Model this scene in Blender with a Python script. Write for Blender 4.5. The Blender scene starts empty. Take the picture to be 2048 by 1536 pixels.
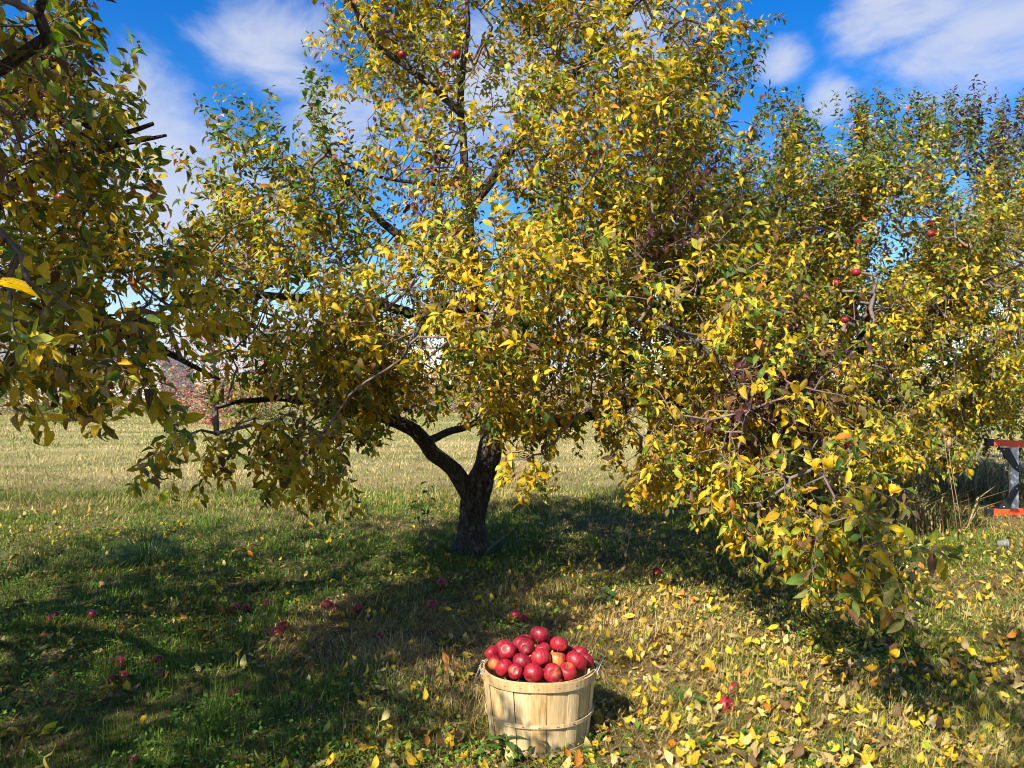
import bpy, math, random
import numpy as np
from mathutils import Vector, Matrix

random.seed(7)
RNG = np.random.default_rng(11)
R = math.radians
SC = bpy.context.scene
COL = SC.collection

# ------------------------------------------------------------------ camera
CAM_H = 1.45
F = 1541.0                                   # focal length in photo pixels (2048 wide)
cam_data = bpy.data.cameras.new('camera')
cam_data.sensor_width = 36.0
cam_data.lens = 36.0 * F / 2048.0
cam_data.clip_start = 0.05
cam_data.clip_end = 3000.0
cam = bpy.data.objects.new('camera', cam_data)
cam.location = (0, 0, CAM_H)
cam.rotation_euler = (R(90), 0, 0)
COL.objects.link(cam)
SC.camera = cam

# ------------------------------------------------------------------ sky, sun, exposure
SUN_EL = 40.0
SUN_AZ = 35.0                                # sun stands behind the camera, this far to its left
lx, ly = math.sin(R(SUN_AZ)), math.cos(R(SUN_AZ))
sun_dir = Vector((lx * math.cos(R(SUN_EL)), ly * math.cos(R(SUN_EL)), -math.sin(R(SUN_EL))))
sun_data = bpy.data.lights.new('sun', 'SUN')
sun_data.energy = 5.0
sun_data.angle = R(0.53)
sun_data.color = (1.0, 0.93, 0.80)
sun = bpy.data.objects.new('sun', sun_data)
sun.rotation_euler = sun_dir.to_track_quat('-Z', 'Y').to_euler()
sun.location = (-10, -14, 18)
COL.objects.link(sun)

world = bpy.data.worlds.new('World')
SC.world = world
world.use_nodes = True
wt = world.node_tree
wt.nodes.clear()


def wn(kind, **kw):
    n = wt.nodes.new(kind)
    for k, v in kw.items():
        setattr(n, k, v)
    return n


w_out = wn('ShaderNodeOutputWorld')
w_bg = wn('ShaderNodeBackground')
w_bg.inputs['Strength'].default_value = 0.080
sky = wn('ShaderNodeTexSky')
sky.sky_type = 'NISHITA'
sky.sun_disc = False
sky.sun_elevation = R(SUN_EL)
sky.sun_rotation = R(180.0 + SUN_AZ)
sky.altitude = 200.0
sky.air_density = 1.0
sky.dust_density = 0.35
sky.ozone_density = 2.5
hs = wn('ShaderNodeHueSaturation')
hs.inputs['Hue'].default_value = 0.513
hs.inputs['Saturation'].default_value = 1.46
hs.inputs['Value'].default_value = 1.22
wt.links.new(sky.outputs[0], hs.inputs['Color'])
tc = wn('ShaderNodeTexCoord')
geo_dir = tc.outputs['Generated']


def pix_dir(px, py):
    v = Vector(((px - 1024) / F, 1.0, (768 - py) / F))
    return v.normalized()


# clouds: soft banks in given directions of the sky, broken up by noise, thin noise cover elsewhere
CLOUDS = [(250, 290, 4.6, 6.5), (130, 450, 3.6, 4.6), (330, 430, 4.6, 5.5), (560, 110, 6.5, 9.0), (690, 230, 6.5, 9.0), (960, 170, 3.6, 5.5),
          (1990, 90, 5.6, 8.0), (1830, 20, 8.0, 16.0), (1545, 125, 17.0, 17.0), (1650, 205, 20.0, 20.0), (200, 680, 3.0, 9.0),
          (1130, 680, 4.0, 10.0), (2080, 430, 7.0, 10.0), (1300, 100, 6.0, 9.0), (640, 690, 4.0, 10.0)]
CLOUD_DIRS = [(pix_dir(px, py), sx, sz) for (px, py, sx, sz) in CLOUDS]
crs = random.Random(3)
for k in range(9):                           # the same kind of scattered clouds over the rest of the dome
    an = R(55 + 250 * (k + crs.random()) / 9)
    el = R(crs.uniform(12, 60))
    CLOUD_DIRS.append((Vector((math.sin(an) * math.cos(el), math.cos(an) * math.cos(el), math.sin(el))), crs.uniform(3.2, 6), crs.uniform(5, 9)))
prev = None
for (c, sx, sz) in CLOUD_DIRS:
    sub = wn('ShaderNodeVectorMath', operation='SUBTRACT')
    sub.inputs[1].default_value = c
    wt.links.new(geo_dir, sub.inputs[0])
    mul = wn('ShaderNodeVectorMath', operation='MULTIPLY')
    mul.inputs[1].default_value = (sx, sx, sz)
    wt.links.new(sub.outputs[0], mul.inputs[0])
    ln = wn('ShaderNodeVectorMath', operation='LENGTH')
    wt.links.new(mul.outputs[0], ln.inputs[0])
    mr = wn('ShaderNodeMapRange', interpolation_type='SMOOTHSTEP')
    mr.inputs['From Min'].default_value = 0.1
    mr.inputs['From Max'].default_value = 1.0
    mr.inputs['To Min'].default_value = 1.0
    mr.inputs['To Max'].default_value = 0.0
    wt.links.new(ln.outputs['Value'], mr.inputs['Value'])
    if prev is None:
        prev = mr.outputs[0]
    else:
        mx = wn('ShaderNodeMath', operation='MAXIMUM')
        wt.links.new(prev, mx.inputs[0])
        wt.links.new(mr.outputs[0], mx.inputs[1])
        prev = mx.outputs[0]
cn = wn('ShaderNodeTexNoise')
cn.inputs['Scale'].default_value = 6.0
cn.inputs['Detail'].default_value = 10.0
cn.inputs['Roughness'].default_value = 0.62
cn.inputs['Distortion'].default_value = 0.45
cmap = wn('ShaderNodeMapping')
cmap.inputs['Scale'].default_value = (1.0, 1.0, 1.7)
cmap.inputs['Rotation'].default_value = (0, R(18), 0)
wt.links.new(geo_dir, cmap.inputs['Vector'])
wt.links.new(cmap.outputs[0], cn.inputs['Vector'])
a1 = wn('ShaderNodeMath', operation='MULTIPLY_ADD')       # bank + (noise - 0.5) * 1.5, only where there is a bank
a1.inputs[1].default_value = 2.4
a1.inputs[2].default_value = -1.25
wt.links.new(cn.outputs['Fac'], a1.inputs[0])
a2 = wn('ShaderNodeMath', operation='ADD')
wt.links.new(a1.outputs[0], a2.inputs[0])
wt.links.new(prev, a2.inputs[1])
cr = wn('ShaderNodeMapRange', interpolation_type='SMOOTHSTEP')
cr.inputs['From Min'].default_value = 0.22
cr.inputs['From Max'].default_value = 1.15
cr.inputs['To Max'].default_value = 0.86
wt.links.new(a2.outputs[0], cr.inputs['Value'])
cmix = wn('ShaderNodeMix', data_type='RGBA')
cmix.inputs['B'].default_value = (4.0, 4.3, 5.2, 1)
wt.links.new(cr.outputs[0], cmix.inputs['Factor'])
wt.links.new(hs.outputs[0], cmix.inputs['A'])
wt.links.new(cmix.outputs['Result'], w_bg.inputs['Color'])
wt.links.new(w_bg.outputs[0], w_out.inputs['Surface'])

SC.view_settings.view_transform = 'Standard'
SC.view_settings.look = 'None'
SC.view_settings.exposure = 1.08
SC.view_settings.gamma = 1.0
SC.view_settings.use_curve_mapping = False
SC.render.engine = 'CYCLES'
cy = SC.cycles
cy.max_bounces = 8
cy.diffuse_bounces = 4
cy.glossy_bounces = 2
cy.transmission_bounces = 6
cy.transparent_max_bounces = 4
cy.caustics_reflective = False
cy.caustics_refractive = False
cy.sample_clamp_indirect = 6.0
cy.use_denoising = True
cy.filter_width = 1.05
cy.denoising_prefilter = 'ACCURATE'


# ------------------------------------------------------------------ helpers
def at(px, py, d):
    """photo pixel and distance ahead of the camera -> world point"""
    return np.array([(px - 1024) / F * d, d, CAM_H - (py - 768) / F * d])


def vnoise(x, y, seed=0):
    """smooth value noise in [0,1] on arrays"""
    x = np.asarray(x, float)
    y = np.asarray(y, float)
    xi = np.floor(x).astype(np.int64)
    yi = np.floor(y).astype(np.int64)
    fx = x - xi
    fy = y - yi
    fx = fx * fx * (3 - 2 * fx)
    fy = fy * fy * (3 - 2 * fy)

    def h(a, b):
        n = (a * 374761393 + b * 668265263 + seed * 982451653) & 0x7fffffff
        n = ((n ^ (n >> 13)) * 1274126177) & 0x7fffffff
        n = n ^ (n >> 16)
        return (n & 0xffff) / 65535.0
    return (h(xi, yi) * (1 - fx) + h(xi + 1, yi) * fx) * (1 - fy) + (h(xi, yi + 1) * (1 - fx) + h(xi + 1, yi + 1) * fx) * fy


def gz(x, y):
    """ground height"""
    x = np.asarray(x, float)
    y = np.asarray(y, float)
    near = np.exp(-((y - 6) / 14.0) ** 2)
    return (0.05 * (vnoise(x * 1.3, y * 1.3, 3) - 0.5) + 0.03 * (vnoise(x * 4, y * 4, 5) - 0.5)) * near \
        + 0.10 * (vnoise(x * 0.12 + 40, y * 0.12 + 40, 8) - 0.5) * np.clip((y - 8) / 20, 0, 1)


def ground_at(px, py):
    """world ground point under a photo pixel below the horizon"""
    d = CAM_H * F / (py - 768)
    for _ in range(4):
        x = (px - 1024) / F * d
        d = (CAM_H - float(gz(x, d))) * F / (py - 768)
    x = (px - 1024) / F * d
    return np.array([x, d, float(gz(x, d))])


def norm(v):
    v = np.asarray(v, float)
    return v / (np.linalg.norm(v, axis=-1, keepdims=True) + 1e-12)


def big_mesh(name, verts, tris, mat, col=None, luv=None, smooth=False):
    """triangle mesh data from arrays, with point colour and leaf coordinates"""
    verts = np.ascontiguousarray(verts, np.float32)
    tris = np.ascontiguousarray(tris, np.int32)
    me = bpy.data.meshes.new(name)
    me.vertices.add(len(verts))
    me.vertices.foreach_set('co', verts.ravel())
    me.loops.add(tris.size)
    me.loops.foreach_set('vertex_index', tris.ravel())
    me.polygons.add(len(tris))
    me.polygons.foreach_set('loop_start', np.arange(0, tris.size, 3, dtype=np.int32))
    me.polygons.foreach_set('loop_total', np.full(len(tris), 3, np.int32))
    if smooth:
        me.polygons.foreach_set('use_smooth', np.ones(len(tris), bool))
    if col is not None:
        a = me.attributes.new('Col', 'FLOAT_COLOR', 'POINT')
        c4 = np.ones((len(verts), 4), np.float32)
        c4[:, :3] = col
        a.data.foreach_set('color', c4.ravel())
    if luv is not None:
        a = me.attributes.new('luv', 'FLOAT_VECTOR', 'POINT')
        a.data.foreach_set('vector', np.ascontiguousarray(luv, np.float32).ravel())
    me.update()
    me.validate()
    if mat:
        me.materials.append(mat)
    return me


def link(name, data, parent=None, loc=None):
    o = bpy.data.objects.new(name, data)
    COL.objects.link(o)
    if parent is not None:
        o.parent = parent
    if loc is not None:
        o.location = loc
    return o


def tag(o, label=None, cat=None, group=None, kind=None):
    if label:
        o['label'] = label
    if cat:
        o['category'] = cat
    if group:
        o['group'] = group
    if kind:
        o['kind'] = kind
    return o


class MB:
    """collects small shapes as polygons and builds one mesh object"""

    def __init__(self):
        self.v, self.f = [], []

    def add(self, vs, fs):
        b = len(self.v)
        self.v += [tuple(float(c) for c in p) for p in vs]
        self.f += [tuple(b + i for i in f) for f in fs]

    def box(self, c, s, rot=None):
        c = np.array(c, float)
        s = np.array(s, float) / 2
        vs = []
        for k in range(8):
            p = np.array([(1 if k & 1 else -1) * s[0], (1 if k & 2 else -1) * s[1], (1 if k & 4 else -1) * s[2]])
            if rot is not None:
                p = np.array(rot @ Vector(p))
            vs.append(c + p)
        self.add(vs, [(0, 2, 3, 1), (4, 5, 7, 6), (0, 1, 5, 4), (2, 6, 7, 3), (0, 4, 6, 2), (1, 3, 7, 5)])

    def tube(self, pts, rad, n=8, cap=True):
        pts = np.asarray(pts, float)
        rad = np.broadcast_to(np.asarray(rad, float), (len(pts),))
        t = np.gradient(pts, axis=0)
        t = norm(t)
        ref = np.array([0.31, 0.17, 0.93]) if abs(t[0][2]) < 0.8 else np.array([1.0, 0.1, 0.0])
        vs = []
        u = norm(np.cross(t[0], ref))
        for i in range(len(pts)):
            u = norm(u - t[i] * np.dot(u, t[i]))
            w = np.cross(t[i], u)
            for k in range(n):
                a = 2 * math.pi * k / n
                vs.append(pts[i] + rad[i] * (math.cos(a) * u + math.sin(a) * w))
        fs = []
        for i in range(len(pts) - 1):
            for k in range(n):
                k2 = (k + 1) % n
                fs.append((i * n + k, i * n + k2, (i + 1) * n + k2, (i + 1) * n + k))
        if cap:
            fs.append(tuple(reversed(range(n))))
            fs.append(tuple((len(pts) - 1) * n + k for k in range(n)))
        self.add(vs, fs)

    def lathe(self, prof, n=24):
        vs, fs = [], []
        for (r, z) in prof:
            for k in range(n):
                a = 2 * math.pi * k / n
                vs.append((r * math.cos(a), r * math.sin(a), z))
        for i in range(len(prof) - 1):
            for k in range(n):
                k2 = (k + 1) % n
                fs.append((i * n + k, i * n + k2, (i + 1) * n + k2, (i + 1) * n + k))
        self.add(vs, fs)

    def data(self, name, mat, smooth=True):
        me = bpy.data.meshes.new(name)
        me.from_pydata(self.v, [], self.f)
        if smooth:
            me.polygons.foreach_set('use_smooth', np.ones(len(me.polygons), bool))
        me.update()
        if mat:
            me.materials.append(mat)
        return me

    def build(self, name, mat, parent=None, loc=None, smooth=True):
        return link(name, self.data(name, mat, smooth), parent, loc)


# ------------------------------------------------------------------ materials
class NT:
    def __init__(self, name):
        self.m = bpy.data.materials.new(name)
        self.m.use_nodes = True
        self.t = self.m.node_tree
        self.t.nodes.clear()
        self.out = self.t.nodes.new('ShaderNodeOutputMaterial')

    def n(self, kind, ins=None, **kw):
        nd = self.t.nodes.new(kind)
        for k, v in kw.items():
            setattr(nd, k, v)
        for k, v in (ins or {}).items():
            s = nd.inputs[k]
            if hasattr(v, 'is_output') or isinstance(v, bpy.types.NodeSocket):
                self.t.links.new(v, s)
            else:
                s.default_value = v
        return nd

    def mix(self, fac, a, b, blend='MIX'):
        nd = self.n('ShaderNodeMix', {'Factor': fac, 'A': a, 'B': b} if False else None, data_type='RGBA', blend_type=blend)
        for k, v in ((0, fac), (6, a), (7, b)):
            if isinstance(v, bpy.types.NodeSocket):
                self.t.links.new(v, nd.inputs[k])
            else:
                nd.inputs[k].default_value = v if k == 0 else (*v[:3], 1)
        return nd.outputs[2]

    def ramp(self, fac, stops, interp='LINEAR'):
        nd = self.n('ShaderNodeValToRGB', {'Fac': fac})
        cr_ = nd.color_ramp
        cr_.interpolation = interp
        while len(cr_.elements) < len(stops):
            cr_.elements.new(0.5)
        for e, (p, c) in zip(cr_.elements, stops):
            e.position = p
            e.color = (*c[:3], 1)
        return nd.outputs['Color']

    def rng(self, v, a, b, c=0.0, d=1.0):
        return self.n('ShaderNodeMapRange', {'Value': v, 'From Min': a, 'From Max': b, 'To Min': c, 'To Max': d}).outputs[0]

    def math(self, op, a, b=0.0):
        return self.n('ShaderNodeMath', {0: a, 1: b}, operation=op).outputs[0]

    def done(self, shader):
        self.t.links.new(shader, self.out.inputs['Surface'])
        return self.m


def mat_leaf(name, rough=0.45, trans=0.41, spec=0.25, fallen=False):
    t = NT(name)
    col = t.n('ShaderNodeAttribute', attribute_name='Col').outputs['Color']
    uv = t.n('ShaderNodeAttribute', attribute_name='luv').outputs['Vector']
    sep = t.n('ShaderNodeSeparateXYZ', {0: uv})
    ax = t.math('ABSOLUTE', sep.outputs['X'])
    # mottling: blotches in leaf coordinates, different on each leaf through z
    nz = t.n('ShaderNodeTexNoise', {'Vector': uv, 'Scale': 3.2, 'Detail': 3.0, 'Roughness': 0.6}).outputs['Fac']
    hsv = t.n('ShaderNodeHueSaturation', {'Hue': 0.515, 'Saturation': 1.0, 'Value': 0.80, 'Color': col}).outputs[0]
    c = t.mix(t.rng(nz, 0.40, 0.62), col, hsv)
    nz2 = t.n('ShaderNodeTexNoise', {'Vector': uv, 'Scale': 8.0, 'Detail': 2.0}).outputs['Fac']
    c = t.mix(t.math('MULTIPLY', t.rng(nz2, 0.62, 0.70), 0.8), c, (0.10, 0.045, 0.015))
    # midrib and side veins a little paler
    rib = t.rng(ax, 0.0, 0.10, 0.55, 0.0)
    vv = t.math('ADD', t.math('MULTIPLY', sep.outputs['Y'], 9.0), t.math('MULTIPLY', ax, -4.0))
    vein = t.rng(t.math('ABSOLUTE', t.math('SUBTRACT', t.math('FRACT', vv), 0.5)), 0.0, 0.12, 0.28, 0.0)
    c = t.mix(t.math('MAXIMUM', rib, vein), c, t.n('ShaderNodeHueSaturation', {'Saturation': 0.9, 'Value': 1.3, 'Color': c}).outputs[0])
    # the underside is paler and matt
    back = t.n('ShaderNodeNewGeometry').outputs['Backfacing']
    under = t.mix(0.25, c, (0.34, 0.32, 0.15))
    c2 = t.mix(back, c, under)
    bump = t.n('ShaderNodeBump', {'Strength': 0.35, 'Distance': 0.004, 'Height': t.math('ADD', nz, vein)})
    p = t.n('ShaderNodeBsdfPrincipled', {'Base Color': c2, 'Roughness': t.rng(back, 0, 1, rough, 0.7), 'Specular IOR Level': spec,
                                         'Normal': bump.outputs[0]})
    tr = t.n('ShaderNodeBsdfTranslucent', {'Color': t.n('ShaderNodeHueSaturation', {'Saturation': 1.18, 'Value': 1.2, 'Color': c}).outputs[0]})
    ms = t.n('ShaderNodeMixShader', {0: trans, 1: p.outputs[0], 2: tr.outputs[0]})
    return t.done(ms.outputs[0])


def mat_col(name, rough=0.6, trans=0.25):
    """grass and weeds: point colour, partly translucent"""
    t = NT(name)
    col = t.n('ShaderNodeAttribute', attribute_name='Col').outputs['Color']
    p = t.n('ShaderNodeBsdfPrincipled', {'Base Color': col, 'Roughness': rough, 'Specular IOR Level': 0.12})
    tr = t.n('ShaderNodeBsdfTranslucent', {'Color': col})
    return t.done(t.n('ShaderNodeMixShader', {0: trans, 1: p.outputs[0], 2: tr.outputs[0]}).outputs[0])


def mat_bark(name, dark, light, scale=1.0):
    t = NT(name)
    pos = t.n('ShaderNodeTexCoord').outputs['Object']
    wn_ = t.n('ShaderNodeTexNoise', {'Vector': pos, 'Scale': 9.0, 'Detail': 3.0}).outputs['Color']
    wp = t.n('ShaderNodeVectorMath', {0: wn_, 1: (0.5, 0.5, 0.5)}, operation='SUBTRACT').outputs[0]
    wp = t.n('ShaderNodeVectorMath', {0: wp, 1: (0.09, 0.09, 0.14)}, operation='MULTIPLY').outputs[0]
    ps = t.n('ShaderNodeVectorMath', {0: pos, 1: wp}, operation='ADD').outputs[0]
    mp = t.n('ShaderNodeMapping', {'Vector': ps, 'Scale': (11 * scale, 11 * scale, 2.6 * scale)}).outputs[0]
    n1 = t.n('ShaderNodeTexNoise', {'Vector': mp, 'Scale': 3.0, 'Detail': 8.0, 'Roughness': 0.7}).outputs['Fac']
    vo = t.n('ShaderNodeTexVoronoi', {'Vector': mp, 'Scale': 2.1}, feature='DISTANCE_TO_EDGE').outputs['Distance']
    n2 = t.n('ShaderNodeTexNoise', {'Vector': pos, 'Scale': 6.0, 'Detail': 6.0, 'Roughness': 0.65}).outputs['Fac']
    c = t.ramp(n1, [(0.3, dark), (0.66, light)])
    c = t.mix(t.rng(n2, 0.57, 0.65, 0.0, 0.8), c, (0.27, 0.28, 0.23))
    c = t.mix(t.rng(vo, 0.0, 0.10, 0.5, 0.0), c, [x * 0.4 for x in dark])
    h = t.math('ADD', n1, t.rng(vo, 0, 0.22, 0, 0.7))
    b = t.n('ShaderNodeBump', {'Strength': 1.0, 'Distance': 0.055, 'Height': h}).outputs[0]
    return t.done(t.n('ShaderNodeBsdfPrincipled', {'Base Color': c, 'Roughness': 0.85, 'Specular IOR Level': 0.2, 'Normal': b}).outputs[0])


def mat_plain(name, color, rough=0.5, metal=0.0, spec=0.5, nscale=12.0, var=0.25, bump=0.1):
    t = NT(name)
    pos = t.n('ShaderNodeTexCoord').outputs['Object']
    n1 = t.n('ShaderNodeTexNoise', {'Vector': pos, 'Scale': nscale, 'Detail': 5.0, 'Roughness': 0.6}).outputs['Fac']
    c = t.ramp(n1, [(0.3, [x * (1 - var) for x in color]), (0.7, [min(1, x * (1 + var)) for x in color])])
    b = t.n('ShaderNodeBump', {'Strength': bump, 'Distance': 0.01, 'Height': n1}).outputs[0]
    return t.done(t.n('ShaderNodeBsdfPrincipled', {'Base Color': c, 'Roughness': rough, 'Metallic': metal, 'Specular IOR Level': spec,
                                                   'Normal': b}).outputs[0])


def mat_wood(name):
    """pale splint wood, grain along object z, each stave its own tone"""
    t = NT(name)
    pos = t.n('ShaderNodeTexCoord').outputs['Object']
    rnd = t.n('ShaderNodeObjectInfo').outputs['Random']
    off = t.n('ShaderNodeVectorMath', {0: pos, 1: (0, 0, 0)}, operation='ADD')
    cmb = t.n('ShaderNodeCombineXYZ', {'X': t.math('MULTIPLY', rnd, 7.0), 'Z': t.math('MULTIPLY', rnd, 3.0)})
    t.t.links.new(cmb.outputs[0], off.inputs[1])
    mp = t.n('ShaderNodeMapping', {'Vector': off.outputs[0], 'Scale': (55, 55, 2.2)}).outputs[0]
    g = t.n('ShaderNodeTexNoise', {'Vector': mp, 'Scale': 1.6, 'Detail': 5.0, 'Roughness': 0.65}).outputs['Fac']
    big = t.n('ShaderNodeTexNoise', {'Vector': off.outputs[0], 'Scale': 5.0, 'Detail': 2.0}).outputs['Fac']
    c = t.ramp(g, [(0.28, (0.40, 0.26, 0.11)), (0.5, (0.60, 0.45, 0.24)), (0.72, (0.76, 0.62, 0.38))])
    tone = t.ramp(rnd, [(0.0, (0.72, 0.62, 0.46)), (0.35, (1, 1, 1)), (0.7, (0.92, 0.82, 0.66)), (1.0, (1.0, 0.98, 0.95))])
    c = t.mix(1.0, c, tone, 'MULTIPLY')
    c = t.mix(t.rng(big, 0.52, 0.70, 0, 0.5), c, (0.42, 0.26, 0.10))
    b = t.n('ShaderNodeBump', {'Strength': 0.5, 'Distance': 0.003, 'Height': g}).outputs[0]
    p = t.n('ShaderNodeBsdfPrincipled', {'Base Color': c, 'Roughness': 0.62, 'Specular IOR Level': 0.3, 'Normal': b})
    return t.done(p.outputs[0])


def mat_apple(name):
    """red skin with paler streaks, a yellow blush on one side that differs per apple, pale dots"""
    t = NT(name)
    oc = t.n('ShaderNodeTexCoord').outputs['Object']
    rnd = t.n('ShaderNodeObjectInfo').outputs['Random']
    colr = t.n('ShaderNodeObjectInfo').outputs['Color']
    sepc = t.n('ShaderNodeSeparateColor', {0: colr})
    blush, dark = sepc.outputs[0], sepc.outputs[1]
    sep = t.n('ShaderNodeSeparateXYZ', {0: oc})
    ang = t.math('ARCTAN2', sep.outputs['Y'], sep.outputs['X'])
    sv = t.n('ShaderNodeCombineXYZ', {'X': t.math('MULTIPLY', t.math('COSINE', ang), 6.0), 'Y': t.math('MULTIPLY', t.math('SINE', ang), 6.0),
                                      'Z': t.math('ADD', t.math('MULTIPLY', sep.outputs['Z'], 16.0), t.math('MULTIPLY', rnd, 31.0))}).outputs[0]
    streak = t.n('ShaderNodeTexNoise', {'Vector': sv, 'Scale': 1.7, 'Detail': 4.0, 'Roughness': 0.6}).outputs['Fac']
    red = t.ramp(streak, [(0.28, (0.11, 0.003, 0.010)), (0.48, (0.27, 0.006, 0.017)), (0.72, (0.47, 0.030, 0.034))])
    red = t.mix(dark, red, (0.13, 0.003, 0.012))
    side = t.n('ShaderNodeTexNoise', {'Vector': oc, 'Scale': 16.0, 'Detail': 2.0, 'Roughness': 0.5}).outputs['Fac']
    ph = t.math('MULTIPLY', rnd, 6.283)
    sd = t.math('ADD', t.math('MULTIPLY', t.math('COSINE', t.math('SUBTRACT', ang, ph)), 0.30), side)
    f = t.rng(t.math('ADD', sd, t.math('MULTIPLY', blush, 0.85)), 0.98, 1.42)
    f = t.math('MULTIPLY', f, t.rng(streak, 0.3, 0.62, 0.4, 1.0))
    c = t.mix(f, red, (0.72, 0.30, 0.055))
    pole = t.rng(t.math('ADD', sep.outputs['Z'], t.math('MULTIPLY', side, 0.006)), 0.030, 0.036)
    rad = t.n('ShaderNodeVectorMath', {0: t.n('ShaderNodeCombineXYZ', {'X': sep.outputs['X'], 'Y': sep.outputs['Y']}).outputs[0]}, operation='LENGTH').outputs['Value']
    c = t.mix(t.math('MULTIPLY', t.rng(rad, 0.004, 0.010, 0.8, 0.0), 1.0), c, (0.22, 0.13, 0.045))
    vo = t.n('ShaderNodeTexVoronoi', {'Vector': oc, 'Scale': 190.0}).outputs['Distance']
    c = t.mix(t.rng(vo, 0.10, 0.20, 0.45, 0.0), c, (0.65, 0.40, 0.25))
    p = t.n('ShaderNodeBsdfPrincipled', {'Base Color': c, 'Roughness': t.rng(streak, 0.3, 0.7, 0.32, 0.55), 'Specular IOR Level': 0.4})
    return t.done(p.outputs[0])


def mat_ground(name):
    t = NT(name)
    pos = t.n('ShaderNodeNewGeometry').outputs['Position']
    n1 = t.n('ShaderNodeTexNoise', {'Vector': pos, 'Scale': 0.5, 'Detail': 6.0, 'Roughness': 0.6}).outputs['Fac']
    n2 = t.n('ShaderNodeTexNoise', {'Vector': pos, 'Scale': 14.0, 'Detail': 8.0, 'Roughness': 0.7}).outputs['Fac']
    mp = t.n('ShaderNodeMapping', {'Vector': pos, 'Scale': (0.10, 0.55, 1)}).outputs[0]
    n3 = t.n('ShaderNodeTexNoise', {'Vector': mp, 'Scale': 1.0, 'Detail': 5.0, 'Roughness': 0.6}).outputs['Fac']
    soil = t.ramp(n2, [(0.3, (0.045, 0.032, 0.018)), (0.6, (0.16, 0.115, 0.055)), (0.8, (0.27, 0.20, 0.09))])
    straw = t.ramp(n3, [(0.36, (0.17, 0.19, 0.06)), (0.5, (0.34, 0.29, 0.12)), (0.64, (0.50, 0.39, 0.19))])
    straw = t.mix(t.rng(n2, 0.3, 0.7, 0.0, 0.5), straw, (0.14, 0.12, 0.045))
    y = t.n('ShaderNodeSeparateXYZ', {0: pos}).outputs['Y']
    f = t.rng(t.math('ADD', y, t.math('MULTIPLY', n1, 6.0)), 9.0, 20.0)
    c = t.mix(f, soil, straw)
    b = t.n('ShaderNodeBump', {'Strength': 0.8, 'Distance': 0.03, 'Height': n2}).outputs[0]
    return t.done(t.n('ShaderNodeBsdfPrincipled', {'Base Color': c, 'Roughness': 0.95, 'Specular IOR Level': 0.1, 'Normal': b}).outputs[0])


M_LEAF = mat_leaf('apple_leaf')
M_FALLEN = mat_leaf('fallen_leaf', rough=0.5, trans=0.25, spec=0.2)
M_GRASS = mat_col('grass_blade', 0.6, 0.25)
M_FARLEAF = mat_col('far_leaf', 0.7, 0.3)
M_BARK = mat_bark('apple_bark', (0.020, 0.015, 0.011), (0.15, 0.118, 0.092))
M_LIMB = mat_bark('limb_bark', (0.030, 0.024, 0.019), (0.16, 0.13, 0.105), 1.3)
M_TWIG = mat_plain('twig_bark', (0.16, 0.12, 0.10), 0.75, spec=0.25, nscale=30, var=0.4)
M_WOOD = mat_wood('splint_wood')
M_APPLE = mat_apple('apple_skin')
M_STEM = mat_plain('apple_stem', (0.09, 0.055, 0.025), 0.8)
M_CALYX = mat_plain('apple_calyx', (0.05, 0.035, 0.02), 0.9)
M_GROUND = mat_ground('orchard_soil')
M_WIRE = mat_plain('galvanised_wire', (0.55, 0.55, 0.55), 0.35, 0.9)
M_ORANGE = mat_plain('orange_fibreglass', (0.78, 0.085, 0.025), 0.42, nscale=25, var=0.10)
M_ALU = mat_plain('aluminium', (0.60, 0.61, 0.62), 0.42, 0.55, nscale=60, var=0.12)
M_BLACK = mat_plain('black_plastic', (0.018, 0.018, 0.020), 0.5)
M_STONE = mat_plain('wet_stone', (0.028, 0.036, 0.032), 0.3, nscale=30, var=0.5)
M_DRY = mat_plain('dry_stalk', (0.33, 0.22, 0.11), 0.8, nscale=40)

# ------------------------------------------------------------------ ground
gx = np.unique(np.concatenate([-np.geomspace(10, 500, 16), np.linspace(-10, 12, 111), np.geomspace(12, 500, 16)]))
gy = np.unique(np.concatenate([np.linspace(-30, 1, 20), np.linspace(1, 16, 91), np.geomspace(16, 900, 40)]))
GX, GY = np.meshgrid(gx, gy)
GV = np.stack([GX, GY, gz(GX, GY)], -1).reshape(-1, 3)
ni, nj = len(gy), len(gx)
ii, jj = np.meshgrid(np.arange(ni - 1), np.arange(nj - 1), indexing='ij')
a = (ii * nj + jj).ravel()
gt = np.concatenate([np.stack([a, a + 1, a + nj + 1], 1), np.stack([a, a + nj + 1, a + nj], 1)])
tag(link('ground', big_mesh('ground', GV, gt, M_GROUND, smooth=True)), kind='structure')

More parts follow.
